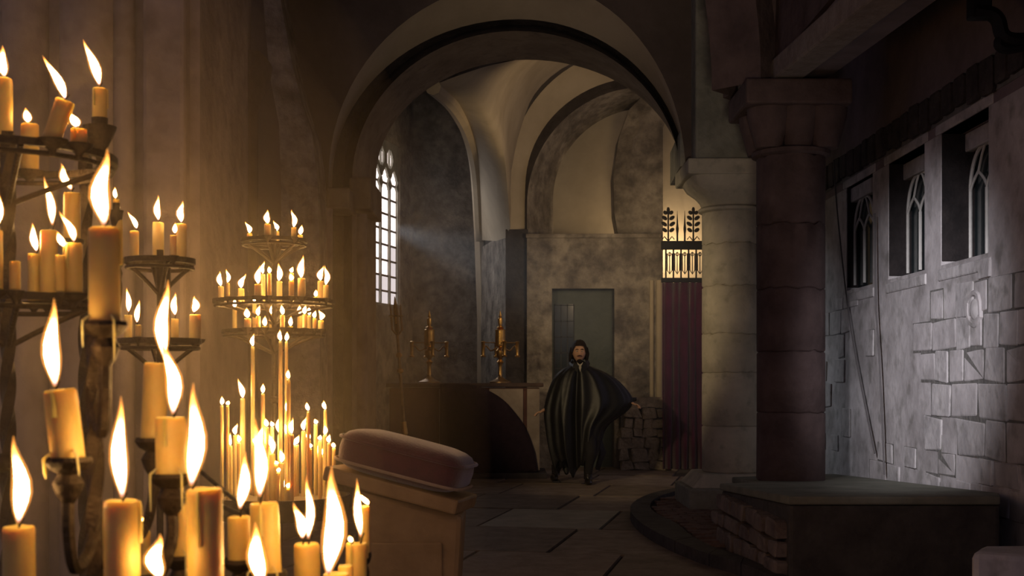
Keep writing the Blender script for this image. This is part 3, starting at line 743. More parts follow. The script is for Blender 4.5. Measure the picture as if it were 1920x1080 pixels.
# processional staff
pa, pb = P(740,556,13.2), P(767,922,13.2); pb.z = .0
stf = thing('processional_staff', 'tall slim brass staff with pronged head standing before the altar', 'staff', pb)
dirv = (pa-pb); 
q = lambda t: pb+dirv*t
build('shaft', MB().tube([q(.03), q(.5), q(.86)], [.02,.018,.016], 10), 'brass_dull', stf)
for t_ in (.30, .62, .70): build('knob', MB().ball(q(t_), .035, .035, .03), 'brass', stf)
build('head_sleeve', MB().tube([q(.30), q(.36)], [.035,.028], 10), 'brass', stf)
for k in range(4):
    d = Vector((math.cos(k*PI/2+.4), math.sin(k*PI/2+.4), 0))*.055
    build('prong', MB().tube([q(.80), q(.83)+d, q(.93)+d, q(.96)+d*1.1], [.012,.012,.012,.006], 6), 'brass_dull', stf)
build('prong_ring', MB().tube([q(.90)+Vector((math.cos(a),math.sin(a),0))*.075 for a in [2*PI*i/16 for i in range(16)]], .008, 6, True), 'brass_dull', stf)
build('tip', MB().tube([q(.86), q(.95), q(1.0)], [.016,.02,.004], 8), 'brass', stf)
build('base', MB().lathe([(.15,0),(.15,.02),(.06,.04),(.025,.08)], (pb.x,pb.y,0), 20), 'brass_dull', stf)
# ------------------------------------------------------------------ cushioned prayer desk
DY = 4.2
desk = thing('prayer_desk', 'wooden prayer desk with thick crimson velvet cushion beside the candles', 'prayer desk', (P(768,0,DY).x, DY+.15, 0))
tilt = Matrix.Rotation(math.radians(12.5), 4, 'Y')
cc = P(765, 862, DY+.17)
Mx = Matrix.Translation(cc) @ Matrix.Rotation(math.radians(14), 4, 'Y') @ Matrix.Rotation(math.radians(-8), 4, 'Z')
cm = MB(); NX, NY, NZ = .225, .19, .072
cs = []
bmx = bmesh.new()
def cushion(mb, nx, ny, nz, M, n=24, m=10):
    for_r = []
    for j in range(m+1):
        t = -PI/2+PI*j/m; c = []
        for i in range(n*2+1):
            a = 2*PI*i/(2*n); sx = lambda v, e: math.copysign(abs(v)**e, v)
            x = nx*sx(math.cos(t), .35)*sx(math.cos(a), .35); y = ny*sx(math.cos(t), .35)*sx(math.sin(a), .35); z = nz*sx(math.sin(t), .55)
            z *= 1+.12*(1-(x/nx)**2)*(1-(y/ny)**2)
            c.append(M @ Vector((x, y, z)))
        for_r.append(c)
    mb.loft(for_r)
cushion(cm, NX, NY, NZ, Mx)
cu_o = build('cushion', cm, 'velvet', desk, angle=80)
def piping(z):
    sx = lambda v, e: math.copysign(abs(v)**e, v)
    return [Mx @ Vector(((NX+.004)*sx(math.cos(a),.35), (NY+.004)*sx(math.sin(a),.35), z)) for a in [2*PI*i/48 for i in range(48)]]
build('piping', MB().tube(piping(.035), .006, 6, True), 'velvet', cu_o)
build('piping', MB().tube(piping(-.045), .006, 6, True), 'velvet_edge', cu_o)
build('top_board', MB().box((-.235,-.20,-.125),(.245,.20,-.075), Mx), 'wood', desk, smooth=False, bevel=.008)
zb_ = cc.z-.15
bl, brr = P(668,0,DY).x, P(868,0,DY).x
build('body', MB().hexa([(bl+.02,DY-.01,.03),(brr-.04,DY-.01,.03),(brr-.04,DY+.32,.03),(bl+.02,DY+.32,.03)],[(bl,DY,zb_+.06),(brr,DY,zb_-.03),(brr,DY+.33,zb_-.03),(bl,DY+.33,zb_+.06)]), 'wood', desk, smooth=False, bevel=.02)
build('panel', MB().box((bl+.05,DY-.018,.12),(brr-.07,DY-.006,zb_-.12)), 'wood', desk, smooth=False, bevel=.006)
build('foot', MB().box((bl-.03,DY-.05,0),(brr+.01,DY+.38,.05)), 'wood_dark', desk, smooth=False, bevel=.01)
# ------------------------------------------------------------------ candles
wax_me = {}
def wax_mesh(k, m):
    key = (k, m)
    if key in wax_me: return wax_me[key]
    rr = random.Random(k*7+1); n = 20; rows = []
    prof = [(1.0,0),(1.0,.15),(1.0,.5),(.99,.8),(.985,.95),(.95,.985),(.86,1.0),(.72,.985),(.4,.965),(.01,.96)]
    for r, z in prof:
        row = []
        for i in range(n+1):
            a = 2*PI*(i % n)/n; w_ = 1+.035*noise.noise(Vector((math.cos(a)*1.7+k*3, math.sin(a)*1.7, z*4)))
            if r < .99 and z > .9: w_ = 1
            dz = .012*noise.noise(Vector((math.cos(a)*1.3+k, math.sin(a)*1.3, 5))) if z > .9 else 0
            row.append(Vector((r*w_*math.cos(a), r*w_*math.sin(a), z+dz)))
        rows.append(row)
    mb = MB().loft(rows); mb.f.append(tuple(range(n))[::-1])
    o = build('wax', mb, m, local=False); me = o.data
    lo = min(v.co.z for v in me.vertices)
    for v in me.vertices: v.co += o.location
    bpy.data.objects.remove(o); wax_me[key] = me; return me
wm = MB().tube([(0,0,0),(.1,0,.5),(.35,.1,1)], [.1,.1,.08], 6)
o = build('wick', wm, 'wick'); 
for v in o.data.vertices: v.co += o.location
wick_me = o.data; bpy.data.objects.remove(o)
def flame_mesh(h, wd, lean, curl, nseg=9, n=10, grow=1.0):
    prof = [(.0,.16),(.06,.36),(.14,.62),(.25,.88),(.36,1.0),(.5,.92),(.64,.70),(.78,.43),(.9,.2),(1.0,.03)]
    mb = MB(); vs = []
    for t, r in prof:
        cx = lean*t**1.15+curl*math.sin(t*PI*1.6)*t
        for i in range(n):
            a = 2*PI*i/n; vs.append(Vector((cx+r*wd/2*grow*math.cos(a), r*wd/2*grow*.8*math.sin(a), t*h*(1+.03*(grow-1))-(.04*h*(grow-1)))))
    m = len(prof)
    mb.add(vs, [(j*n+i, j*n+(i+1)%n, (j+1)*n+(i+1)%n, (j+1)*n+i) for j in range(m-1) for i in range(n)]+[tuple(range(n))[::-1], tuple(range((m-1)*n, m*n))])
    return mb
cnt = [0]
ORD = 'first second third fourth fifth sixth seventh eighth ninth tenth eleventh twelfth thirteenth fourteenth fifteenth sixteenth seventeenth eighteenth nineteenth twentieth twenty-first twenty-second twenty-third twenty-fourth twenty-fifth twenty-sixth twenty-seventh twenty-eighth twenty-ninth thirtieth'.split()
def rank(lst, px): return ORD[sorted(v[0] for v in lst).index(px)]
def candle(base, topv, r, flames, label, group=None, m=None, Y=None, shell=True, drip=False):
    """flames: list of (fx,fy,tx,ty,wpx) in pixels at the candle's depth"""
    cnt[0] += 1; k = cnt[0]
    ax = topv-base; h = ax.length; ang = math.atan2(ax.x, ax.z)
    t = thing('candle', label, 'candle', base, group); t.rotation_euler = (0, ang, 0)
    m = m or 'wax_a'
    o = bpy.data.objects.new('wax', wax_mesh(k % 5, m)); col.objects.link(o); o.parent = t; o.scale = (r, r, h); o.rotation_euler.z = k*1.3
    inv = Matrix.Rotation(-ang, 3, 'Y')
    for (fx, fy, tx, ty, wp) in flames:
        Yc = Y or base.y
        p = P(fx, fy, Yc)
        ph = (fy-ty)/F*Yc; lean = (tx-fx)/F*Yc; wd = wp/F*Yc*(.80 if r > .016 else .95)
        off = inv @ (p-base)
        off.x = max(-r*.7, min(r*.7, off.x)); off.y = 0
        wl_ = min(.02, max(.006, off.z-h+.006)) if off.z > h else .008
        wk = bpy.data.objects.new('wick', wick_me); col.objects.link(wk); wk.parent = t; wk.location = (off.x, 0, h*.955); s_ = .016 if r > .012 else .011
        wk.scale = (s_, s_, max(s_, off.z-h*.955+.004))
        z0 = max(off.z, h+.001)
        curl = wd*random.choice((-1,1))*random.uniform(.25,.6) if ph > .04 else wd*random.uniform(-.3,.3)
        f = build('flame', flame_mesh(ph, wd, lean, curl), 'flame_large' if r > .0165 else 'flame', t, local=True, angle=180)
        f.location = (off.x, 0, z0); f.rotation_euler = (0, -ang, 0)
        if shell:
            g = build('flame_glow', flame_mesh(ph*1.06, wd, lean*1.06, curl, grow=1.45), 'flame_edge', f, local=True, angle=180)
    if drip:
        for q_ in range(2):
            a = k*2.1+q_*2.4; dl = h*random.uniform(.3,.6)
            build('wax_drip', MB().tube([(r*math.cos(a)*.97, r*math.sin(a)*.97, h*.99), (r*math.cos(a)*1.03, r*math.sin(a)*1.03, h*.95), (r*math.cos(a)*1.02, r*math.sin(a)*1.02, h-dl)], [r*.10,r*.13,r*.17], 6), m, t, local=True)
    return t
def pan(mb, p, r, h=.02):
    mb.lathe([(r*.25,p.z-h*1.6),(r*.5,p.z-h),(r*1.5,p.z-h*.5),(r*1.75,p.z-.002),(r*1.6,p.z-.004),(r*.6,p.z-.006)], (p.x,p.y,0), 18)
def stand_base(t, x, y, zt, r=.014, feet=.24, twist=True):
    pts = [(x,y,.12)]; n = int(zt/.05)
    if twist:
        m_ = int(zt/.012); vs_ = []
        for i in range(m_+1):
            for k in range(4):
                a = k*PI/2+i*.20; vs_.append((x+r*1.15*math.cos(a), y+r*1.15*math.sin(a), .1+(zt-.1)*i/m_))
        build('pole', MB().add(vs_, [(j*4+k, j*4+(k+1)%4, (j+1)*4+(k+1)%4, (j+1)*4+k) for j in range(m_) for k in range(4)]+[(3,2,1,0), tuple(range(m_*4, m_*4+4))]), 'iron', t, angle=30)
    else: build('pole', MB().tube([(x+(.004*math.sin(i*1.9) if twist else 0), y+(.004*math.cos(i*1.9) if twist else 0), .1+(zt-.1)*i/n) for i in range(n+1)], r, 8), 'iron', t)
    for k in range(3):
        a = PI/2+k*2*PI/3; d = Vector((math.cos(a), math.sin(a), 0))
        c = Vector((x,y,0))
        build('leg', MB().tube(smooth_path([c+Vector((0,0,.22)), c+d*feet*.5+Vector((0,0,.16)), c+d*feet*.85+Vector((0,0,.03)), c+d*feet+Vector((0,0,.012))],4), .012, 6), 'iron', t)
    for z_ in (.35, zt*.62): build('knop', MB().ball((x,y,z_), r*2.1, r*2.1, r*1.6), 'iron', t)
def ring_tier(t, x, y, z, R, spokes=4):
    rg = build('ring', MB().band((x,y,z), R, .014, .012).ring((x,y,z-.018), R*.985, .005), 'iron', t, angle=30)
    for k in range(spokes):
        a = k*2*PI/spokes+.5
        build('spoke', MB().tube(smooth_path([Vector((x,y,z-.09)), Vector((x+math.cos(a)*R*.5,y+math.sin(a)*R*.5,z-.045)), Vector((x+math.cos(a)*R,y+math.sin(a)*R,z-.006))],4), .006, 6), 'iron', t)
def on_ring(t, cxp, Y, z, R, px, sign, ytop, wpx, fl, label, group=None, m=None, drip=False, tiltpx=0, shell=True):
    cx = (cxp-960)/F*Y
    # solve for the point of the ring that lies on the pixel column
    best = None
    for i in range(720):
        a = 2*PI*i/720; p = Vector((cx+R*math.cos(a), Y+R*math.sin(a), z))
        e = abs(960+p.x/p.y*F-px)+(0 if math.sin(a)*sign >= 0 else 1e4)
        if best is None or e < best[0]: best = (e, p)
    p = best[1].copy()
    if best[0] > 6: p.x = (px-960)/F*p.y
    r = wpx/2/F*p.y
    mb = MB(); pan(mb, p+Vector((0,0,.010)), r)
    build('drip_pan', mb, 'iron', t)
    base = p+Vector((0,0,.010)); tp = P(px+tiltpx, ytop, p.y); b2 = base.copy()
    if tiltpx == 0: tp.x = base.x
    return candle(b2, tp, r, fl, label, group, m, p.y, shell, drip)
# --- stand A: tall near-left hoop stand
AYs = 2.35; acx = 15
ax_ = (acx-960)/F*AYs
sA = thing('candle_stand', 'tall wrought iron candle stand with two hoops at the far left edge', 'candle stand', (ax_, AYs, 0))
zA1, zA2 = P(0,296,AYs).z, P(0,563,AYs).z
stand_base(sA, ax_, AYs, zA1+.05, .013)
ring_tier(sA, ax_, AYs, zA1, .195); ring_tier(sA, ax_, AYs, zA2, .16)
g = 'candles on the tall hoop stand'
L_ = 'on the upper hoop of the far left iron stand'
on_ring(sA, acx, AYs, zA1, .195, 6, 1, 147, 34, [(8,143,0,88,22)], 'candle cut by the left frame edge on the upper hoop of the far left stand', g)
on_ring(sA, acx, AYs, zA1, .195, 55, 1, 233, 33, [(53,230,48,203,17)], 'short candle with small round flame '+L_, g)
on_ring(sA, acx, AYs, zA1, .195, 98, -1, 188, 34, [(122,184,86,108,19)], 'leaning candle with swept S-shaped flame '+L_, g, tiltpx=24, drip=True)
on_ring(sA, acx, AYs, zA1, .195, 148, -1, 242, 30, [(143,238,133,210,17)], 'straight candle with tiny slanting flame '+L_, g, drip=True)
on_ring(sA, acx, AYs, zA2, .16, 92, 1, 432, 32, [(98,420,88,335,17)], 'tall candle with long upright flame on the lower hoop of the left stand', g)
on_ring(sA, acx, AYs, zA2, .16, 64, 1, 476, 23, [(68,470,58,420,13)], 'thin candle with leaning flame on the lower hoop of the left stand', g)
on_ring(sA, acx, AYs, zA2, .16, 136, -1, 456, 36, [(139,452,118,398,17)], 'stout dripping candle at the right end of the lower hoop of the left stand', g, drip=True)
on_ring(sA, acx, AYs, zA2, .16, 112, -1, 478, 18, [(120,462,108,435,13)], 'slender candle tucked beside the stout one on the lower hoop of the left stand', g)
on_ring(sA, acx, AYs, zA2, .16, -8, -1, 432, 26, [(-6,425,2,360,14)], 'candle mostly outside the left frame edge on the lower hoop', g)
on_ring(sA, acx, AYs, zA2, .16, 28, -1, 490, 20, [], 'unlit stub of candle on the lower hoop of the left stand', g)
# arm candles of a second tall stand behind, with cone cups
def arm_stand(name, label, polepx, Y, ztop, items, poler=.013, grp=None, pole_to=0):
    px_ = (polepx-960)/F*Y
    t = thing('candle_stand', label, 'candle stand', (px_, Y, 0))
    stand_base(t, px_, Y, ztop, poler)
    for (xb, yb, xt, yt, wpx, Yc, fl, lab, cone, drip) in items:
        base = P(xb, yb, Yc); tp = P(xt, yt, Yc); tp.y = base.y; r = wpx/2/F*Yc
        zp = min(base.z-.10, ztop-.02)
        a = Vector((px_, Y, max(.2, zp)))
        d = Vector((base.x-px_, base.y-Y, 0))
        low = base-Vector((0,0,.05 if not cone else .09))
        ar = build('arm', MB().tube(smooth_path([a, a+d*.35+Vector((0,0,-.035)), a+d*.8+Vector((0,0,-.04)), Vector((base.x,base.y,a.z+.01 if a.z+.01 < low.z else low.z-.02)), low],5), .0085, 6), 'iron', t)
        mb = MB()
        if cone: mb.lathe([(.004,base.z-.085),(r*1.0,base.z-.055),(r*2.2,base.z-.012),(r*2.3,base.z-.006),(r*1.05,base.z-.008),(r*1.12,base.z+.012),(r*1.0,base.z+.012)], (base.x,base.y,0), 18)
        else:
            mb.lathe([(.008,base.z-.055),(r*.7,base.z-.045),(r*.95,base.z-.03),(r*.6,base.z-.018),(r*1.1,base.z-.012),(r*1.45,base.z-.002),(r*1.35,base.z+.004),(r*1.02,base.z+.001)], (base.x,base.y,0), 18)
        build('candle_cup', mb, 'iron', ar)
        cd = candle(base, tp, r, fl, lab, grp, None, Yc, True, drip)
        if drip and not cone:
            for q_ in range(2):
                a_ = 3.9+q_*1.5; dl = random.uniform(.018,.05)
                build('wax_drip', MB().tube([(r*1.0*math.cos(a_), r*1.0*math.sin(a_), .012), (r*1.5*math.cos(a_), r*1.5*math.sin(a_), .004), (r*1.52*math.cos(a_), r*1.52*math.sin(a_), -.012), (r*1.5*math.cos(a_), r*1.5*math.sin(a_), -dl)], [r*.06,r*.08,r*.08,r*.03], 6), 'wax_b', cd, local=True)
    return t
arm_stand('A2', 'slim iron stand with cone-shaped cups behind the left hoop stand', 160, 2.6, P(0,240,2.6).z, [
    (187,232,187,166,27,2.6,[(186,158,161,78,17)],'candle with windblown flame in a cone cup above the big thick candle',True,True),
    (135,452,135,362,31,2.5,[(133,355,108,308,17)],'candle with short slanting flame between the two hoops of the left stand',False,False),
    (218,390,218,374,12,2.9,[(217,372,214,351,7)],'tiny candle stub in a cone cup right of the tallest thick flame',True,False),
    (222,488,222,412,16,2.9,[],'unlit slim candle just right of the big thick candle',False,False)], grp='candles in cone cups')
# --- stand B: the nearest stand
nb = 'nearest iron candle stand'
arm_stand('B', 'nearest wrought iron candle stand with twisted pole and thick candles', 178, 1.66, P(0,625,1.6).z, [
    (197,608,195,427,58,1.62,[(195,420,186,286,36)],'biggest thick candle with tall broad flame atop the twisted pole',False,True),
    (128,862,112,731,62,1.56,[(103,722,92,568,34)],'thick leaning candle with tall flame, left of the twisted pole',False,True),
    (36,1140,35,987,60,1.55,[(35,978,38,826,36)],'thick candle with wavy flame in the bottom left corner',False,False),
    (230,1150,227,938,66,1.52,[(229,930,219,752,32)],'tall thick candle with straight pointed flame at the bottom, right of the pole',False,True),
    (322,892,320,782,58,1.72,[(325,774,318,640,30)],'dripping candle on a curved arm right of the twisted pole',False,True),
    (287,825,293,680,46,1.95,[(307,668,305,532,27)],'candle half hidden behind the dripping candle on the curved arm',False,False),
    (292,1180,292,1092,56,1.5,[(299,1085,285,1005,36)],'candle below the frame, its lone flame left of the tallest bottom candle',False,False)], .011, 'thick candles on the nearest stand')
# --- stand C: low near stand right of B
arm_stand('C', 'low near iron candle stand whose thick candles fill the bottom centre-left', 470, 1.85, P(0,1060,1.85).z, [
    (386,1130,383,916,68,1.56,[(352,908,366,728,36)],'tallest thick candle at bottom centre-left with long twisting flame',False,True),
    (335,1045,335,946,40,1.8,[],'unlit short candle behind the tallest bottom thick candle',False,True),
    (450,1052,448,968,44,1.85,[(450,952,466,852,24)],'short candle with leaf-shaped flame between two taller bottom candles',False,False),
    (500,1075,495,943,54,1.8,[(487,928,487,792,27)],'thick candle with straight flame and drip on its right rim',False,True),
    (486,1180,486,1100,52,1.6,[(490,1094,472,985,34)],'candle below the frame, its flame rising under the leaf-shaped one',False,False),
    (577,1120,575,1019,48,1.9,[(567,1008,558,945,22),(578,1008,582,897,17)],'candle with forked double flame left of the largest bottom flame',False,False),
    (632,1160,630,1075,50,1.75,[(616,1082,634,892,42)],'candle below the frame with the largest broad flame at bottom centre',False,False),
    (668,1110,668,1018,40,1.95,[(659,1018,655,1005,11),(676,1004,666,902,16)],'candle with narrow tall flame at the right end of the near candles',False,True),
    (684,1040,684,948,18,2.1,[(691,946,673,925,10)],'thin candle with slanting flame behind the rightmost near candle',False,False),
    (272,1080,272,996,20,2.2,[(275,990,268,968,12)],'small candle with round flame behind the pointed-flame candle',False,False),
    (650,1120,648,1060,28,1.85,[],'unlit stub between the rightmost near candles',False,False)], .015, 'thick candles on the low near stand')
tag(build('iron_rod', MB().tube([P(345,858,2.4), P(470,962,2.1)], .004, 6), 'iron'), 'upper thin iron rod slanting between the near candle stands', 'rod')
tag(build('iron_rod', MB().tube([P(372,930,2.3), P(460,968,2.1)], .004, 6), 'iron'), 'lower thin iron rod slanting behind the tallest bottom candle', 'rod')
# --- stand D: mid stand
DYs = 3.2; dcx = 300; dx_ = (dcx-960)/F*DYs
sD = thing('candle_stand', 'two-tier iron candle stand against the left pier', 'candle stand', (dx_, DYs, 0))
zD1, zD2 = P(0,490,DYs).z, P(0,640,DYs).z
stand_base(sD, dx_, DYs, zD1+.03, .009, twist=False)
build('rail_post', MB().tube([P(316,500,DYs), P(316,645,DYs)], .006, 6), 'iron', sD)
ring_tier(sD, dx_, DYs, zD1, .085); ring_tier(sD, dx_, DYs, zD2, .10)
g = 'candles on the two-tier stand'
for px, sg, yt, wp, fl, lab in (
    (252,1,433,17,(256,428,243,398,9),'leftmost candle on the upper tier against the left pier'),
    (297,1,417,21,(297,412,293,368,11),'stout candle with tallest flame, mid upper tier against the left pier'),
    (325,-1,441,12,(328,437,328,418,8),'short slim candle in front on the upper tier against the left pier'),
    (340,1,420,21,(340,416,338,378,12),'rightmost stout candle on the upper tier against the left pier')):
    on_ring(sD, dcx, DYs, zD1, .085, px, sg, yt, wp, [fl], lab, g, 'wax_b')
for px, sg, yt, wp, fl, lab in (
    (240,1,591,15,(241,584,240,541,9),'leftmost candle on the lower tier against the left pier'),
    (259,-1,609,11,(257,604,259,564,9),'thin candle beside the leftmost one on the lower tier against the left pier'),
    (328,1,598,15,(328,590,325,550,11),'candle with pointed flame on the lower tier against the left pier'),
    (366,1,590,22,(364,585,369,556,13),'stout rightmost candle on the lower tier against the left pier')):
    on_ring(sD, dcx, DYs, zD2, .10, px, sg, yt, wp, [fl], lab, g, 'wax_b')
# --- stand E: rear three-tier candelabrum
EYs = 4.9; ecx = 514; ex_ = (ecx-960)/F*EYs
sE = thing('candle_stand', 'rear three-tier iron candelabrum crowded with small candles', 'candle stand', (ex_, EYs, 0))
zs_ = [P(0,y,EYs).z for y in (452,566,622)]; Rs = [.125, .235, .20]
stand_base(sE, ex_, EYs, zs_[0]+.05, .010, twist=False)
for z_, r_ in zip(zs_, Rs): ring_tier(sE, ex_, EYs, z_, r_, 6)
tiers = [
 ('top', [(468,438,10,22,-4),(502,420,12,26,-3),(519,434,9,20,-3),(551,427,10,33,0),(563,441,10,19,3)]),
 ('middle', [(414,537,11,28,-5),(427,531,8,26,1),(452,541,12,27,4),(484,533,13,34,0),(493,514,8,24,-1),(505,513,8,14,0),(523,528,12,34,2),(546,527,10,15,0),(547,512,8,12,0),(565,522,14,42,0),(601,527,12,28,1),(611,535,11,36,3),(592,557,9,14,1)]),
 ('lowest', [(440,578,9,19,0),(464,597,13,20,-2),(477,566,8,11,0),(484,593,9,21,1),(509,590,9,19,1),(530,591,9,20,-2),(562,590,9,18,-1),(571,590,9,18,1),(580,592,8,18,-1),(590,597,8,15,0),(602,601,11,20,1),(497,617,10,20,-1),(545,616,9,20,0)])]
for ti, (nm, cl) in enumerate(tiers):
    for q_, (px, yt, wp, fh, ln) in enumerate(cl):
        sg = 1 if q_ % 2 == 0 else -1
        if yt > 595 and ti == 2: sg = -1
        yt2 = min(yt, {0:442,1:557,2:612}[ti])
        on_ring(sE, ecx, EYs, zs_[ti], Rs[ti], px, sg, yt2, wp, [(px, yt-1, px+ln, yt-fh, max(7, wp*.85))], '%s small lit candle from the left on the %s tier of the rear candelabrum' % (rank(cl, px), nm), 'candles on the %s tier of the rear candelabrum' % nm, 'wax_b')
# --- votive tray F with tapers
FYs = 4.55; fcx = 522; fx_ = (fcx-960)/F*FYs; fz = .74
sF = thing('votive_tray', 'round iron votive tray of sand crowded with thin tapers', 'votive stand', (fx_, FYs, 0))
build('tray', MB().lathe([(.05,fz-.06),(.24,fz-.05),(.26,fz-.02),(.265,fz+.03),(.255,fz+.03),(.25,fz-.005),(.02,fz-.005)], (fx_,FYs,0), 36), 'iron', sF)
build('sand', MB().lathe([(.249,fz-.004),(.249,fz+.012),(.15,fz+.016),(.01,fz+.014)], (fx_,FYs,0), 30), 'sand', sF)
build('pole', MB().tube([(fx_,FYs,.08),(fx_,FYs,fz-.05)], .016, 8), 'iron', sF)
for k in range(3):
    a = PI/2+k*2*PI/3; d = Vector((math.cos(a), math.sin(a), 0)); c = Vector((fx_,FYs,0))
    build('leg', MB().tube(smooth_path([c+Vector((0,0,.2)), c+d*.15+Vector((0,0,.12)), c+d*.26+Vector((0,0,.012))],4), .013, 6), 'iron', sF)
tall = [(474,650,8,24,-1),(526,640,8,22,-3),(537,640,7,18,2),(541,711,8,18,-2),(455,747,11,36,-6),(493,738,8,19,0),(540,774,8,21,-4),(416,760,7,17,1),(427,760,6,9,1),(578,771,7,17,-4),(610,769,7,18,-5)]
short = [(432,836,9,24,-3),(441,816,9,22,1),(448,830,8,16,0),(500,801,9,17,-2),(510,801,8,12,0),(525,815,10,38,-4),(537,815,8,22,-1),(547,814,9,30,-1),(569,808,9,26,2),(592,796,8,11,0),(609,816,8,20,2),(579,826,9,20,-2),(581,841,9,12,0),(556,834,10,18,2),(551,836,7,10,0),(600,826,8,11,0),(617,831,8,17,-1),(626,840,8,11,-2),(597,851,9,18,-2),(603,854,8,14,1),(511,851,10,40,-3),(507,838,8,22,0),(528,868,10,26,0),(518,872,7,9,0),(522,886,7,10,1),(533,915,10,17,-2),(541,916,9,12,0),(488,838,12,40,1),(478,833,8,12,-2)]
for lst, lab, grp in ((tall, '%s tall thin taper from the left in the round votive tray', 'tall tapers in the votive tray'), (short, '%s short thin taper from the left in the crowded votive tray', 'short tapers in the votive tray')):
    for (px, yt, wp, fh, ln) in lst:
        hwid = (px-fcx)/F*FYs; lim = math.sqrt(max(.001, .235**2-min(.23, abs(hwid))**2))
        Yc = FYs+random.uniform(-lim, lim)*.9
        tp = P(px, yt, Yc); tp.z = max(tp.z, fz+.03)
        base = Vector((tp.x, Yc, fz+.008))
        candle(base, tp, min(.010, max(.006, wp/2/F*Yc*.95)), [(px, yt-1, px+ln, yt-fh, max(7.5, wp*.95))], lab % rank(lst, px), grp, 'wax_b', Yc)
# ------------------------------------------------------------------ running man
MY = 14.4
mp = FL(1085, 905); K = MY/F
man = thing('person', 'dark-haired man in a billowing black leather cloak running past the altar', 'person', mp)
def W(px, py, dy=0): return P(px, py, MY)+Vector((0, dy, 0))
def skin_body(name, chains, m, parent, sub=2):
    vs, es, rr = [], [], []
    idx = {}
    for ch in chains:
        prev = None
        for p, r in ch:
            key = tuple(round(c, 4) for c in p)
            if key not in idx: idx[key] = len(vs); vs.append(Vector(p)); rr.append(r)
            i = idx[key]
            if prev is not None: es.append((prev, i))
            prev = i
    org = world_of(parent); me = bpy.data.meshes.new(name); me.from_pydata([tuple(v-org) for v in vs], es, []); me.materials.append(MATS[m])
    o = bpy.data.objects.new(name, me); col.objects.link(o); o.parent = parent
    sm = o.modifiers.new('skin', 'SKIN'); sm.use_smooth_shade = True
    for i, sv in enumerate(me.skin_vertices[0].data):
        sv.radius = rr[i] if hasattr(rr[i], '__len__') else (rr[i], rr[i]); sv.use_root = (i == 0)
    o.modifiers.new('sub', 'SUBSURF').levels = sub; o.modifiers['sub'].render_levels = sub
    return o
pel = W(1086,785); chest = W(1088,722,-.05); nk = W(1087,692,-.06)
hd = W(1085,660,-.10)
chains = [
 [(pel,(.15,.11)),(W(1087,755,-.02),(.14,.10)),(chest,(.17,.115)),(nk,.06),(W(1086,678,-.09),.055)],
 [(chest,(.17,.115)),(W(1058,706,-.03),.075),(W(1040,742,.06),.05),(W(1022,768,-.06),.036)],
 [(chest,(.17,.115)),(W(1120,706,-.03),.075),(W(1152,738,.10),.05),(W(1176,750,.02),.036)],
 [(pel,(.15,.11)),(W(1072,798),.095),(W(1058,846,-.10),.07),(W(1044,884,.16),.045),(W(1043,895,.17),.045)],
 [(pel,(.15,.11)),(W(1100,798),.095),(W(1106,842,-.26),.07),(W(1101,888,-.16),.045),(W(1101,899,-.16),.045)],
]
skin_body('body', chains, 'trousers', man)
# boots
def boot(ax, ay, dy, toe):
    a = W(ax, ay, dy); mb = MB()
    mb.tube([a+Vector((0,.0,.14)), a+Vector((0,0,.05)), a+Vector((0,.0,.02))], [.052,.05,.052], 10)
    mb.ball(a+Vector((toe*.02,-.08,-.005)), .048, .145, .05, 14, 8)
    mb.box(a+Vector((-.04,-.21,-.055)), a+Vector((.04,.05,-.035)))
    b_ = build('boot', mb, 'boot', man); return b_
boot(1043, 896, .17, -1); boot(1101, 900, -.16, 0)
# hands with fingers
def hand(wpx, wpy, dy, dirx):
    w0 = W(wpx, wpy, dy); ch = [[(w0,.030),(w0+Vector((dirx*.05,-.01,-.02)),(.042,.022)),(w0+Vector((dirx*.09,-.015,-.035)),(.042,.018))]]
    kn = w0+Vector((dirx*.09,-.015,-.035))
    o_ = skin_body('hand', ch, 'skin', man, 1)
    for k, l in enumerate((.068,.078,.072,.055)):
        b0 = kn+Vector((0,-.032+.021*k,.004)); 
        skin_body('finger', [[(b0-Vector((dirx*.015,0,0)),.0095),(b0+Vector((dirx*l*.4,0,-.012)),.009),(b0+Vector((dirx*l*.75,0,-.035)),.0085),(b0+Vector((dirx*l*.9,0,-.058)),.0075)]], 'skin', o_, 1).location = -Vector((0,0,0))
    tb = w0+Vector((dirx*.045,-.045,-.02))
    skin_body('thumb', [[(tb,.0105),(tb+Vector((dirx*.03,-.02,-.012)),.0095),(tb+Vector((dirx*.055,-.025,-.028)),.008)]], 'skin', o_, 1)
hand(1176, 752, .02, 1); hand(1027, 766, -.06, -1)
# head
hm = MB(); n, m_ = 32, 24; rows = []
def gauss(d, s): return math.exp(-(d/s)**2)
for j in range(m_+1):
    t = PI*j/m_; row = []
    for i in range(n+1):
        a = 2*PI*(i % n)/n
        x = math.sin(t)*math.sin(a); y = -math.sin(t)*math.cos(a); z = math.cos(t)   # y<0 faces the camera
        X, Y_, Z = x*.078, y*.098, z*.125
        if z < 0: X *= 1-.28*z*z; Y_ *= 1-.10*z*z
        if y < 0:
            Y_ -= .026*gauss(x,.16)*gauss(z+.18,.20)          # nose
            Y_ -= .010*gauss(x,.3)*gauss(z+.75,.18)           # chin
            Y_ -= .008*gauss(x,.28)*gauss(z+.48,.09)          # lips
            Y_ += .012*(gauss(x-.36,.16)+gauss(x+.36,.16))*gauss(z-.02,.12)   # eye sockets
            Y_ -= .007*gauss(z-.2,.10)*gauss(x,.6)            # brow
        row.append(hd+Vector((X, Y_, Z)))
    rows.append(row)
hm.loft(rows)
head = build('head', hm, 'skin', man, angle=180)
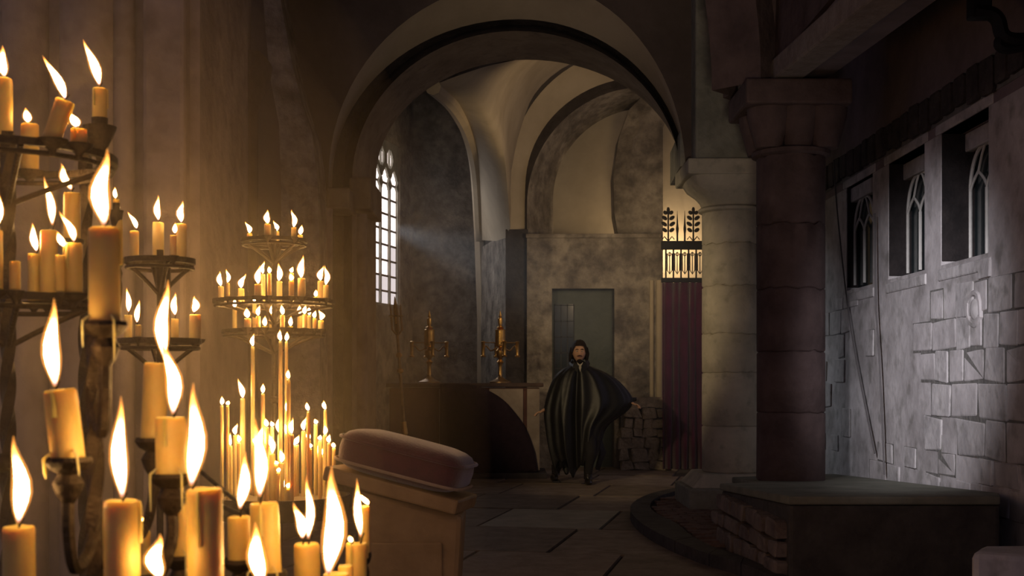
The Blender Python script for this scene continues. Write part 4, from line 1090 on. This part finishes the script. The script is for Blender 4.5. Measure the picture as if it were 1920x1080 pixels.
for s in (-1, 1):
    build('eye', MB().ball(hd+Vector((s*.028,-.083,.004)), .011, .008, .009), 'eye', head)
    build('iris', MB().ball(hd+Vector((s*.028,-.090,.004)), .0055, .004, .0055), 'hair', head)
    build('eyebrow', MB().tube([hd+Vector((s*.012,-.098,.024)), hd+Vector((s*.03,-.097,.029)), hd+Vector((s*.048,-.082,.022))], [.004,.005,.003], 6), 'hair', head)
    build('ear', MB().ball(hd+Vector((s*.078,.01,-.005)), .010, .022, .032), 'skin', head)
build('mouth', MB().tube([hd+Vector((-.024,-.090,-.060)), hd+Vector((0,-.101,-.058)), hd+Vector((.024,-.090,-.060))], [.003,.007,.003], 8), 'lip', head)
build('moustache', MB().tube([hd+Vector((-.03,-.090,-.052)), hd+Vector((0,-.104,-.046)), hd+Vector((.03,-.090,-.052))], [.003,.007,.003], 8), 'hair', head)
build('beard', MB().ball(hd+Vector((0,-.078,-.108)), .030, .026, .022, 14, 8), 'hair', head)
hh = MB(); rows = []
for j in range(17):
    t = PI*.62*j/16; row = []
    for i in range(33):
        a = 2*PI*(i % 32)/32
        hl = .36+.26*max(0, abs(math.sin(a))-.55)/.45 if math.cos(a) > 0 else .62     # hairline higher over the face
        tt = min(t, PI*hl); sx_ = math.sin(tt)**.85
        x = sx_*math.sin(a); y = -sx_*math.cos(a); z_ = math.cos(tt)
        wv = 1+.06*noise.noise(Vector((x*5,y*5,z_*3)))
        row.append(hd+Vector((x*.094*wv, y*.112*wv+.006, z_*.130*wv+.012)))
    rows.append(row)
hh.loft(rows)
for k in range(11):
    a = PI*(.06+.88*k/10); x, y = math.cos(a), math.sin(a)
    hh.tube([hd+Vector((x*.080,y*.09,.05)), hd+Vector((x*.094,y*.115,-.03)), hd+Vector((x*.098+.012*math.sin(k*3),y*.12,-.10-.02*math.sin(k*2)))], [.026,.03,.010], 7)
build('hair', hh, 'hair', head, angle=80)
# cloak
ext = [(684,-17,17,.09),(689,-25,27,.125),(695,-36,44,.15),(704,-45,62,.165),(716,-52,78,.18),(732,-58,92,.20),(748,-63,103,.215),(762,-66,100,.225),(776,-67,86,.23),(788,-66,66,.235),(800,-64,52,.235),(815,-62,46,.235),(835,-59,41,.23),(856,-53,34,.22),(874,-44,24,.20)]
def sharp(x): return 1-2*abs(math.sin(x/2))**.75        # narrow ridges, broad hollows
rows = []; nc = 160
for j, (py, xl_, xr_, dp) in enumerate(ext):
    v = j/(len(ext)-1); row = []; am = .02+.15*min(1, v*1.7)
    for i in range(nc+1):
        a = 2*PI*(i % nc)/nc; ca_, sa_ = math.cos(a), math.sin(a)
        sw = .9*math.sin(2*a+.6)+.7*v*math.sin(a+1)
        fold = 1+am*(.65*sharp(9*a+sw*2)+.35*math.sin(16*a+3*v))
        rx = (-xl_ if ca_ < 0 else xr_)*K
        d = 1.0
        gap = math.exp(-((a-1.47*PI)/.10)**2)*min(1, v*1.6)      # front opening of the cloak
        hem = 0
        if j == len(ext)-1: hem = .09*math.sin(5*a+1)+.05*math.sin(11*a)
        if j == len(ext)-2: hem = .035*math.sin(5*a+1)
        bil = .05*math.sin(PI*v)*max(0, ca_)                      # wind fills the right side backwards
        row.append(W(1085, py, -.06+.05*v+bil)+Vector((rx*ca_*(1+(fold-1)*.30), dp*sa_*fold+gap*.10, hem)))
    rows.append(row)
ck = build('cloak', MB().loft(rows), 'leather', man, angle=180)
ck.modifiers.new('sol', 'SOLIDIFY').thickness = .012
ck.modifiers.new('sub', 'SUBSURF').levels = 1; ck.modifiers['sub'].render_levels = 1
# blown corner of the cloak and a trailing hem
tl = [W(1140,742,.05), W(1165,748,.02), W(1184,750,.0), W(1194,747,.02)]
build('cloak_tail', MB().loft([[p+Vector((0,0,.05*(1-i/3)+.012)) for i,p in enumerate(tl)], [p+Vector((0,-.05*(1-i/3),0)) for i,p in enumerate(tl)], [p+Vector((0,0,-.12*(1-i/3)-.012)) for i,p in enumerate(tl)], [p+Vector((0,.06*(1-i/3),-.03)) for i,p in enumerate(tl)], [p+Vector((0,0,.05*(1-i/3)+.012)) for i,p in enumerate(tl)]]), 'leather', man)
tr_ = MB().loft([[W(1112,815,.12),W(1126,845,.16),W(1118,878,.17)],[W(1127,815,.10),W(1138,850,.13),W(1126,884,.15)],[W(1120,815,.04),W(1128,850,.08),W(1118,882,.12)],[W(1112,815,.12),W(1126,845,.16),W(1118,878,.17)]])
build('cloak_tail', tr_, 'leather', man)
for s in (-1,1):
    build('collar', MB().loft([[W(1086+s*4,700,-.21),W(1086+s*14,690,-.17),W(1086+s*20,682,-.06)],[W(1086+s*2,686,-.19),W(1086+s*11,678,-.15),W(1086+s*15,672,-.05)]]), 'leather', man)
build('shirt_collar', MB().loft([[W(1082,684,-.17),W(1086,698,-.215),W(1090,684,-.17)],[W(1080,679,-.15),W(1086,684,-.17),W(1092,679,-.15)]]), 'shirt', man)

# ------------------------------------------------------------------ haze
def haze_mat(nm, dens, c):
    m = bpy.data.materials.new(nm); m.use_nodes = True; N = m.node_tree.nodes; N.clear()
    vo = N.new('ShaderNodeVolumeScatter'); vo.inputs['Density'].default_value = dens; vo.inputs['Color'].default_value = (*c,1); vo.inputs['Anisotropy'].default_value = .3
    ou = N.new('ShaderNodeOutputMaterial'); m.node_tree.links.new(vo.outputs[0], ou.inputs['Volume']); MATS[nm] = m
haze_mat('candle_glow_haze', .033, (1,.86,.66)); haze_mat('chapel_haze', .016, (1,.96,.92))  # candle volume is warm-tinted, added for the golden glow round the flames
for nm, mb, m, lab in (('candle_glow_haze', MB().ball((-1.5,3.2,1.0), 1.45, 2.6, 1.7, 40, 24), 'candle_glow_haze', 'faint outer veil of added glow haze round the candle stands'),
                       ('candle_glow_haze', MB().ball((-1.35,3.2,1.0), 1.18, 2.3, 1.42, 40, 24), 'candle_glow_haze', 'soft golden glow haze added inside the outer veil'),
                       ('candle_glow_haze', MB().ball((-1.12,3.1,.9), .78, 1.75, .95, 40, 24), 'candle_glow_haze', 'thickest golden glow haze added low among the near candles'),
                       ('chapel_haze', MB().box((-2.0,12.5,.005),(4.8,19.1,5.95)), 'chapel_haze', 'pale haze in the chapel beyond the great arch')):
    o = build(nm, mb, m, smooth=False); tag(o, lab, 'haze'); o['kind'] = 'stuff'
